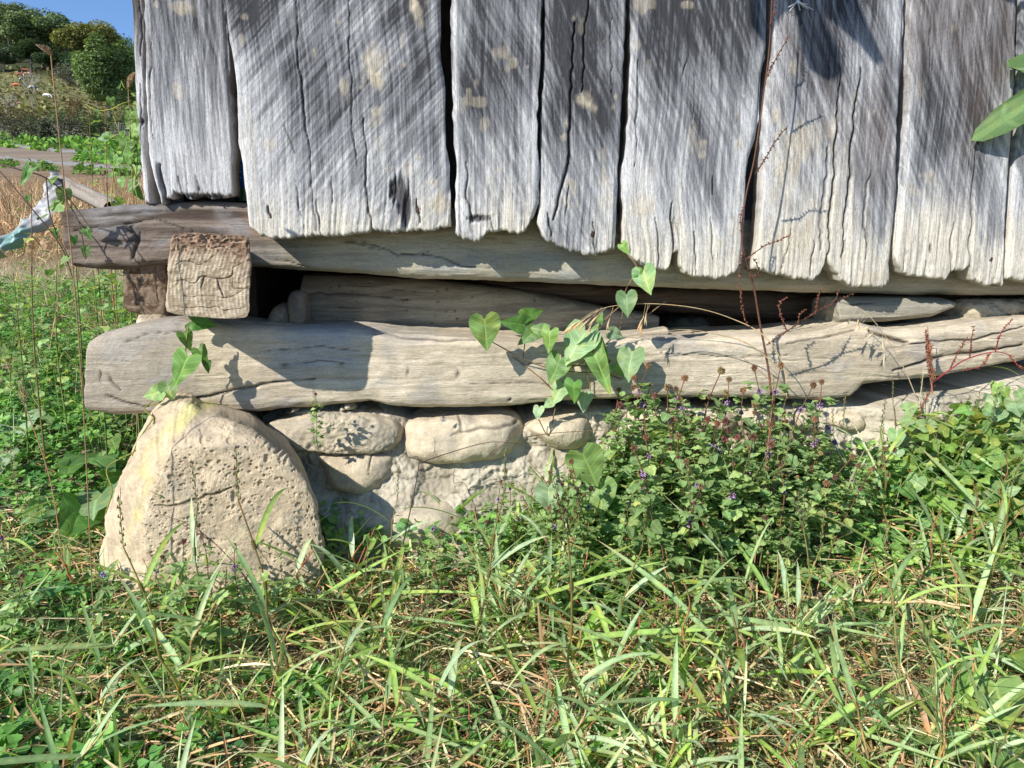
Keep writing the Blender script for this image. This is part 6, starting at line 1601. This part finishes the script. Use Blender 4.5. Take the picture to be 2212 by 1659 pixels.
wl = []
for (h, nl, sz, c, q) in [(.34, 22, .026, (.17, .2, .07), 0), (.42, 26, .022, (.2, .15, .08), 1), (.26, 20, .030, (.14, .2, .06), 2)]:
    root = empty('bank_weed'); a = Acc(); pth = smooth_path([(0, 0, -.02), (.02, .01, h * .5), (-.02 + .03 * q, .02, h)], 10); a.tube(pth, np.linspace(.002, .0007, len(pth)), 5, c)
    tips = []
    for k in range(5):
        b_ = pth[3 + k * 3]; e_ = b_ + np.array([math.cos(k * 2.4), math.sin(k * 2.4), .9]) * h * .22; a.tube(smooth_path([b_, (b_ + e_) / 2 + [0, 0, -.005], e_], 3), .0007, 4, c); tips += [(b_, e_)]
    me = a.mesh('stem'); me.materials.append(M['dry']); ob('stem', me, None, root)
    for k in range(nl):
        if k % 2: b_, e_ = tips[(k // 2) % 5]; p_ = b_ + (e_ - b_) * (.4 + .6 * ((k * .37) % 1))
        else: p_ = pth[int((.15 + .84 * k / nl) * (len(pth) - 1))]
        az = k * 2.4; el = random.uniform(-.3, .7); dv = Vector((math.cos(az) * math.cos(el), math.sin(az) * math.cos(el), math.sin(el)))
        o = ob('leaf', (mint_leaves if q != 2 else bleaves)[k % 5], None, root); o.matrix_basis = Matrix.Translation(Vector(p_)) @ rot_to(dv).to_4x4() @ Matrix.Scale(sz * random.uniform(.7, 1.3), 4)
    wl.append([root, False])
for k in range(46):
    y = random.uniform(1.36, 2.7); u = random.uniform(-60, 300 if y > 1.75 else 150); x = (u - 1106) / F * y
    if y > 2.1 and random.random() < .5: continue
    if x > -.90: x = -.90 - random.uniform(0, .2)
    q = random.choice([0, 1, 2, 2, 0]); r_ = wl[q]; o = r_[0] if not r_[1] else copy_thing(r_[0]); r_[1] = True
    o.location = (x, y, float(ground_h(x, y))); o.rotation_euler = (random.uniform(-.25, .25), random.uniform(-.25, .25), random.uniform(0, 6.28)); sc = random.uniform(.55, .95) * (1 if y > 1.6 else .75); o.scale = (sc, sc, sc)
    tag(o, ['leafy green weed', 'brown-stemmed branching weed', 'broad-leaved weed'][q] + ' ' + ('high on the bank by the sacking' if y > 2.2 else 'on the bank behind the sill end' if y > 1.8 else 'on the clover bank beside the beam ends') + (' at the left edge' if u < 60 else ' near the shed' if u > 150 else ''), 'weed', 'weeds on the left bank')
# garden with two kerbs, crops, wire fence
def far_pt(u, v):
    d = ray(u, v); t = np.exp(np.linspace(math.log(2), math.log(700), 6000)); P_ = d[None] * t[:, None] + np.array([0, 0, CAM_H])
    hit = np.nonzero(P_[:, 2] < ground_h(P_[:, 0], P_[:, 1]))[0]; return P_[hit[0]] if len(hit) else None
def kerb(ua, va, ub, vb, w, h, label):
    pa, pb = far_pt(ua, va), far_pt(ub, vb); n_ = 40; P_ = pa + (pb - pa) * np.linspace(-.15, 1.3, n_)[:, None]; P_[:, 2] = ground_h(P_[:, 0], P_[:, 1])
    prof = np.array([(-w, -.3), (-w, h), (w, h), (w, -.3)]); V = P_[:, None] + np.stack([np.zeros(4), prof[:, 0], prof[:, 1]], -1)[None] + .015 * rng.normal(size=(n_, 1, 3))
    me = new_mesh('concrete_kerb', V.reshape(-1, 3), grid_faces(n_, 4, True), col=np.broadcast_to((.19, .195, .2), (n_ * 4, 3)), smooth=False); o = ob('concrete_kerb', me, M['stone']); tag(o, label, 'kerb')
kerb(2, 314, 225, 338, .07, .16, 'farther pale concrete kerb crossing the green garden'); kerb(2, 342, 235, 365, .05, .10, 'nearer white-edged concrete kerb crossing the garden')
def band(name, n, ur, vr, size, h, cols, label, mask=None):
    pts = []
    while len(pts) < n:
        u, v = random.uniform(*ur), random.uniform(*vr)
        vv_ = v + (u - 110) * .09
        if mask and random.random() > mask(u, v): continue
        pts.append((u, vv_))
    P_ = [];
    for (u, v) in pts:
        q_ = far_pt(u, v)
        if q_ is not None: P_.append(q_)
    P_ = np.array(P_); k = len(P_); P_[:, 2] += rng.uniform(0, h, k); dist = np.linalg.norm(P_, axis=1)
    return scatter(name, ov, P_, frames(rng.normal(size=(k, 3)), rng.normal(size=(k, 3)) * .6 + np.array([0, -.4, 1.0]), np.zeros(k)), size * rng.uniform(.6, 1.4, k), pick(cols, k, .25), M['far'], label=label)
CROP = np.array([(.13, .28, .04), (.17, .34, .06), (.10, .20, .05)])
band('garden_crops', 1500, (-30, 300), (298, 318), .42, .35, CROP, 'bright green low crop along the far side of the garden')
band('garden_crops', 420, (-30, 130), (320, 328), .28, .2, CROP, 'sparser crop between the two kerbs', lambda u, v: .5 + .5 * math.sin(u * .1))
band('garden_crops', 400, (165, 300), (322, 345), .28, .2, CROP, 'bright crop between the kerbs near the shed')
band('garden_weeds', 500, (-30, 300), (358, 372), .16, .15, CROP * .7, 'dark green weeds along the near kerb', lambda u, v: .5 + .5 * math.sin(u * .07 + 1))

fence = empty('wire_fence', tuple(far_pt(140, 303))); tag(fence, 'thin wire mesh fence on posts behind the garden', 'fence')
bpy.context.view_layer.update(); foff2 = -Vector(fence.location); fp = []
for u in range(-60, 330, 40):
    b = far_pt(u, 300 + (u - 110) * .06); fp.append(b); a = Acc(); a.tube(np.array([b - [0, 0, .3], b + [0, 0, 1.7]]), .05, 6, (.22, .21, .2)); me = a.mesh('post'); me.materials.append(M['bark']); ob('post', me, None, fence).location = foff2
a = Acc()
for b0, b1 in zip(fp[:-1], fp[1:]):
    for h in np.linspace(.1, 1.6, 8): a.tube(np.array([b0 + [0, 0, h], b1 + [0, 0, h]]), .008, 3, (.3, .3, .3))
    for f in np.linspace(0, 1, 12)[:-1]: p_ = b0 + (b1 - b0) * f; a.tube(np.array([p_, p_ + [0, 0, 1.6]]), .007, 3, (.3, .3, .3))
me = a.mesh('wire_mesh'); me.materials.append(M['bark']); w_ = ob('wire_mesh', me, None, fence); w_.location = foff2; w_['kind'] = 'stuff'

# shrubs, bare bushes and saplings
def crown_mesh(name, n, rx, ry, rz, leaf, cols, seed, lobes=20, light=1.0):
    r_ = np.random.default_rng(seed)
    cen = r_.normal(size=(lobes, 3)); cen /= np.linalg.norm(cen, axis=1)[:, None]; cen *= r_.uniform(.25, .85, (lobes, 1)); cen[:, 2] = cen[:, 2] * .85
    rad = r_.uniform(.18, .42, lobes)
    w = r_.integers(0, lobes, n); d = r_.normal(size=(n, 3)); d /= np.linalg.norm(d, axis=1)[:, None]
    p = cen[w] + d * (rad[w] * r_.uniform(.72, 1.06, n) ** .6)[:, None]
    # tiers: leaves gather in sprays
    p[:, 2] = p[:, 2] + .02 * np.sin(p[:, 2] * 40)
    p = p * np.array([rx, ry, rz]) + np.array([0, 0, rz])
    up = d * .6 + r_.normal(size=(n, 3)) * .35 + np.array([0, 0, .7]); dr = r_.normal(size=(n, 3)) * np.array([1, 1, .3])
    Fm = frames(dr, up, np.zeros(n)); V0, T0, U0 = ov4
    W = np.einsum('nij,vj->nvi', Fm, V0) * (leaf * r_.uniform(.6, 1.4, n))[:, None, None] + p[:, None]
    T = (T0[None] + (np.arange(n) * len(V0))[:, None, None]).reshape(-1, 3)
    c = np.array(cols)[r_.integers(0, len(cols), n)] * r_.uniform(.7, 1.3, (n, 1)) * light
    return new_mesh(name, W.reshape(-1, 3), None, T, col=np.repeat(c, len(V0), 0))
ov4 = (np.array([(0, 0, 0), (.42, .35, .06), (.3, .8, 0), (0, 1, -.08), (-.34, .75, .02), (-.4, .3, .05)], float), np.array([(0, 1, 2), (0, 2, 3), (0, 3, 4), (0, 4, 5)]), None)
def trunk_mesh(h, r, seed, col=(.2, .18, .15), limbs=6):
    r_ = np.random.default_rng(seed); a = Acc(); p = smooth_path([(0, 0, -.5), (r_.normal(0, .02) * h, 0, h * .4), (r_.normal(0, .03) * h, 0, h)], 5); a.tube(p, np.linspace(r, r * .4, len(p)), 7, col)
    for k in range(limbs):
        aa = r_.uniform(0, 6.28); b = p[int(len(p) * r_.uniform(.35, .9))]; e = b + np.array([math.cos(aa), math.sin(aa), .9]) * h * r_.uniform(.3, .6); a.tube(smooth_path([b, (b + e) / 2 + [0, 0, -.02 * h], e], 4), np.linspace(r * .4, r * .12, 9), 5, col)
    return a.mesh('trunk')
TREEG = [(.125, .165, .075), (.16, .20, .09), (.10, .135, .07)]
def tree(u, v, dist_y, hpx, wpx, cols, label, name='broadleaf_tree', n=11000, seed=0, group='trees of the wooded hillside', leaf=None, trunkf=.25):
    """v is the row of its foot, hpx its height and wpx its width in the photograph's 2212 px frame"""
    b = at_y(u, v, dist_y); b[2] = float(ground_h(b[0], b[1])) - .3
    L = np.linalg.norm(b) / F; zt = at_y(u, v - hpx, dist_y)[2]; H = max(zt - b[2], 3.0); Wd = wpx * L
    root = empty(name, tuple(b)); tag(root, label, 'tree', group)
    th = H * trunkf
    cr = ob('crown', crown_mesh('crown', n, Wd * .56, Wd * .56, (H - th) * .54, leaf or Wd * .030, cols, seed, light=1.45 if name == 'broadleaf_tree' else 1.2), M['far'], root); cr.location = (0, 0, th)
    tr = ob('trunk', trunk_mesh(H * .55, Wd * .028 + .1, seed), M['bark'], root)
    return root
tree(-40, 170, 290, 170, 110, TREEG, 'dark broad tree cut by the left edge of the picture', seed=1)
tree(30, 165, 285, 165, 90, [(.09, .13, .07), (.12, .16, .08)], 'tall dark tree left of the meadow head', seed=2)
tree(95, 160, 282, 135, 105, [(.11, .155, .08), (.14, .185, .09), (.085, .12, .06)], 'broad rounded tree above the grazing cattle', seed=3, n=14000)
tree(70, 170, 275, 90, 60, [(.04, .065, .03), (.05, .08, .035)], 'shadowed tree at the upper edge of the meadow', seed=4)
tree(150, 162, 300, 125, 60, [(.06, .10, .05), (.08, .12, .06)], 'grey-green tree on the skyline left of the brownish one', seed=5)
tree(205, 178, 280, 128, 100, [(.16, .17, .06), (.19, .17, .06), (.12, .15, .06)], 'olive-brown tinged tree on the skyline', seed=6, n=14000)
tree(262, 150, 310, 90, 60, [(.08, .09, .045), (.07, .10, .05)], 'reddish-grey tree low on the skyline beside the shed', seed=7)
tree(240, 262, 185, 190, 112, [(.115, .165, .07), (.145, .20, .08), (.09, .135, .06)], 'big green tree standing nearest beside the shed corner', seed=8, n=20000, trunkf=.0)
tree(290, 215, 215, 125, 80, [(.075, .13, .05), (.09, .15, .055)], 'green tree half hidden behind the shed corner', seed=9, trunkf=.0)
tree(170, 182, 262, 70, 62, [(.045, .085, .045), (.06, .10, .05)], 'small dark green tree behind the bare grey shrub', seed=10, trunkf=.15)
tree(10, 168, 268, 60, 50, [(.035, .055, .03), (.045, .07, .03)], 'dark understorey tree at the left edge of the wood', seed=11)
tree(125, 170, 270, 62, 60, [(.035, .055, .03), (.045, .07, .03)], 'dark understorey tree right of the cattle', seed=12)
def wood_back():
    P_, S_, C_ = [], [], []
    for k in range(150):
        u = random.uniform(-120, 330); yy = random.uniform(300, 400)
        sky_v = float(np.interp(u, [-120, 32, 98, 182, 238, 284, 330], [-30, 8, 25, 48, 63, 90, 115]))
        cc = at_y(u, sky_v + 34 + random.uniform(0, 70), yy)
        m = 420; d = rng.normal(size=(m, 3)); d /= np.linalg.norm(d, axis=1)[:, None]
        P_.append(cc + d * np.array([8, 8, 7]) * rng.uniform(.8, 1.08, (m, 1))); S_.append(d); C_.append(pick(np.array(TREEG) * random.uniform(.8, 1.4), m))
    P_, S_, C_ = np.concatenate(P_), np.concatenate(S_), np.concatenate(C_); n = len(P_)
    Fm = frames(rng.normal(size=(n, 3)), S_ * .7 + np.array([0, 0, .6]), np.zeros(n)); V0, T0, _ = ov4
    W = np.einsum('nij,vj->nvi', Fm, V0) * rng.uniform(.4, .95, n)[:, None, None] + P_[:, None]
    T = (T0[None] + (np.arange(n) * len(V0))[:, None, None]).reshape(-1, 3)
    o = ob('far_wood', new_mesh('far_wood', W.reshape(-1, 3), None, T, col=np.repeat(C_, len(V0), 0)), M['far']); tag(o, 'mass of trees covering the ridge behind the nearer trees', kind='stuff')
wood_back()
band('meadow_tufts', 2600, (-60, 300), (150, 262), 1.1, .5, np.array([(.17, .17, .07), (.22, .20, .09), (.13, .14, .05), (.15, .10, .06)]), 'tussocky dry grass and bracken of the hillside meadow')
# bushes on and below the meadow
for (u, v, yy, h, w, cols, lab, gr) in [
    (148, 178, 250, 42, 48, [(.14, .14, .12), (.11, .12, .09)], 'grey bare-looking shrub at the right end of the meadow', None),
    (165, 232, 110, 26, 44, [(.10, .065, .045), (.13, .09, .055)], 'reddish-brown thicket bush right of the white cow', None), (190, 262, 85, 34, 60, [(.06, .09, .04), (.08, .11, .04)], 'dark green bush below the big tree', None),
    (125, 245, 95, 22, 40, [(.06, .11, .05), (.08, .13, .05)], 'low green bush below the white cow', None), (75, 262, 85, 28, 40, [(.06, .085, .04), (.09, .11, .05)], 'dull green bush in the middle of the hedge', None),
    (30, 280, 75, 36, 60, [(.085, .09, .07), (.11, .11, .085)], 'grey-green bush at the left of the fence', None), (95, 288, 72, 36, 70, [(.085, .09, .07), (.07, .085, .05)], 'grey hedge bush behind the fence', None), (150, 292, 72, 40, 60, [(.10, .10, .085), (.08, .09, .06)], 'twiggy grey bush behind the fence right of the middle', None),
    (215, 285, 72, 44, 60, [(.04, .07, .03), (.06, .09, .04)], 'dark bush beside the bindweed', None), (265, 285, 70, 60, 60, [(.04, .07, .03), (.06, .09, .04)], 'dark bush hidden behind the climbing bindweed', None), (0, 235, 105, 20, 50, [(.12, .08, .05), (.15, .11, .06)], 'brown bracken patch at the left edge of the meadow', None), (55, 240, 100, 14, 60, [(.11, .10, .06), (.14, .12, .06)], 'brownish bramble patch below the cattle', None)]:
    t_ = tree(u, v, yy, h, w, cols, lab, 'shrub', 2200, int(u + v), 'shrubs below the meadow', leaf=w * yy / F * .045, trunkf=.02); t_['category'] = 'shrub'
def bare(u, v, yy, hpx, label, spread, n, seed, col=(.42, .40, .37)):
    r_ = np.random.default_rng(seed); b = far_pt(u, v); s = np.linalg.norm(b) / F; H = hpx * s; root = empty('bare_sapling' if spread < .5 else 'bare_bush', tuple(b)); tag(root, label, 'sapling' if spread < .5 else 'bush')
    a = Acc()
    def br(p, d, L, r, dep):
        e = p + d * L; m = (p + e) / 2 + r_.normal(0, .04, 3) * L; a.tube(np.array([p, m, e]), [r, r * .8, r * .6], 4, col)
        if dep > 0:
            for _ in range(3):
                nd = d + r_.normal(0, .45 + spread * .4, 3); nd /= np.linalg.norm(nd); br(p + (e - p) * r_.uniform(.5, 1), nd, L * .62, r * .6, dep - 1)
    for k in range(n):
        d = np.array([r_.normal(0, spread), r_.normal(0, spread), 1.0]); d /= np.linalg.norm(d); br(np.array([r_.normal(0, spread * .2) * H, 0, -.1]), d, H * .5, .022 * H * .35 + .012, 4)
    me = a.mesh('branches'); me.materials.append(M['bark']); tw = ob('twigs', me, None, root); tw['kind'] = 'stuff'
bare(72, 238, 100, 70, 'pale bare sapling with thin stems in front of the meadow', .12, 2, 5); bare(14, 252, 90, 46, 'pale bare sapling near the left edge', .25, 3, 6); bare(100, 300, 66, 42, 'arching pale bare bush behind the fence', .9, 9, 7); bare(130, 303, 64, 36, 'second bare bush with curved twigs behind the fence', 1.0, 8, 8)

# cattle: body, legs, head and tail grown as one skin
def cow_mesh():
    V = [(0, 0, 1.05), (.55, 0, 1.10), (.95, 0, 1.12), (1.25, 0, .95), (1.45, 0, .55), (1.56, 0, .22), (-.55, 0, 1.10), (-.85, 0, 1.12),
         (.70, .22, .85), (.70, .24, .42), (.72, .24, .04), (.70, -.22, .85), (.62, -.24, .42), (.60, -.24, .04),
         (-.78, .22, .85), (-.86, .24, .48), (-.80, .24, .04), (-.78, -.22, .85), (-.80, -.24, .48), (-.72, -.24, .04), (-1.02, 0, 1.0), (-1.06, 0, .45), (1.5, .16, .66), (1.5, -.16, .66)]
    E = [(0, 1), (1, 2), (2, 3), (3, 4), (4, 5), (0, 6), (6, 7), (1, 8), (8, 9), (9, 10), (1, 11), (11, 12), (12, 13), (7, 14), (14, 15), (15, 16), (7, 17), (17, 18), (18, 19), (7, 20), (20, 21), (4, 22), (4, 23)]
    Rr = [.40, .37, .24, .19, .17, .10, .37, .27, .15, .07, .055, .15, .07, .055, .18, .08, .055, .18, .08, .055, .04, .04, .05, .05]
    me = bpy.data.meshes.new('cow'); bm = bmesh.new(); sl_ = bm.verts.layers.skin.verify(); vs = [bm.verts.new(v_) for v_ in V]
    for a_, b_ in E: bm.edges.new((vs[a_], vs[b_]))
    for k, r_ in enumerate(Rr): vs[k][sl_].radius = (r_, r_); vs[k][sl_].use_root = (k == 0)
    bm.to_mesh(me); bm.free()
    return me
def cow_mat(name, a_, b_, sc, th):
    m, n, l = mat_new(name); out = n.new('ShaderNodeOutputMaterial'); b = n.new('ShaderNodeBsdfPrincipled'); l.new(b.outputs[0], out.inputs[0]); tc = n.new('ShaderNodeTexCoord'); nz = n.new('ShaderNodeTexNoise'); nz.inputs['Scale'].default_value = sc; nz.inputs['Detail'].default_value = 1
    l.new(tc.outputs['Object'], nz.inputs['Vector']); cr = n.new('ShaderNodeValToRGB'); cr.color_ramp.elements[0].position = th; cr.color_ramp.elements[1].position = th + .03; cr.color_ramp.elements[0].color = (*a_, 1); cr.color_ramp.elements[1].color = (*b_, 1)
    l.new(nz.outputs['Fac'], cr.inputs[0]); l.new(cr.outputs[0], b.inputs[0]); b.inputs['Roughness'].default_value = .8; return m
cme = cow_mesh()
W_, K_, BR = (.75, .72, .66), (.03, .028, .03), (.22, .07, .03)
for (u, v, rz, sc, mt, lab) in [(42, 168, 180, 1.0, ('brown white cow', BR, W_, 1.0, .56), 'dark brown cow with white face grazing at the upper left of the meadow'), (56, 159, 10, 1.0, ('red cow', BR, BR, 1, .5), 'red-brown cow lying along the top of the meadow'), (61, 167, 170, 1.0, ('red white cow', BR, W_, 1.5, .5), 'brown and white cow just below the red one'),
                     (37, 191, 185, 1.05, ('tan cow', (.42, .16, .06), W_, .8, .62), 'light tan cow with a white face grazing below the dark brown one'), (70, 197, 10, 1.05, ('black white cow', K_, W_, 1.4, .46), 'black and white cow in the middle of the meadow'), (101, 213, 5, 1.0, ('white cow', W_, W_, 1, .5), 'white cow standing lowest and furthest right'), (39, 229, 175, .8, ('brown calf', BR, W_, 1.2, .5), 'brown and white cow half hidden by the brambles'), (49, 178, 0, .9, ('dark cow', K_, W_, 1.2, .55), 'dark cow resting beside the thin sapling')]:
    b = far_pt(u, v)
    if b is None: continue
    o = bpy.data.objects.new('cow', cme if 'cow0' not in globals() else cme.copy()); cow0 = o; COL.objects.link(o); o.location = b; o.rotation_euler = (0, 0, R(rz)); k_ = sc * np.linalg.norm(b) / 265; o.scale = (k_,) * 3
    o.data.materials.clear(); o.data.materials.append(cow_mat(*mt)); sk_ = o.modifiers.new('Skin', 'SKIN'); sk_.use_smooth_shade = True; ss = o.modifiers.new('Subdivision', 'SUBSURF'); ss.levels = 1; ss.render_levels = 1
    tag(o, lab, 'cow', 'cattle grazing on the hillside meadow')
# yellow clover flowers and two lilac ones
for (u, v) in [(105, 820), (100, 803), (140, 833), (96, 878), (48, 736), (12, 780), (5, 915)]:
    p_ = leftpos(u, v, .05); a = Acc()
    for k in range(5):
        aa = k * 1.257; V, T, U = leaf_geo(CLO, centre=(0, .5), rings=1); c, s = math.cos(aa), math.sin(aa); V = V * .007; V = np.stack([V[:, 0] * c - V[:, 1] * s, V[:, 2] + .2 * V[:, 1] - .003, V[:, 0] * s + V[:, 1] * c], -1); a.add(V + p_, None, T, (.75, .62, .03))
    o = ob('yellow_flower', a.mesh('yellow_flower'), M['small']); tag(o, 'tiny yellow wood sorrel flower in the clover carpet', 'flower', 'yellow flowers in the clover')
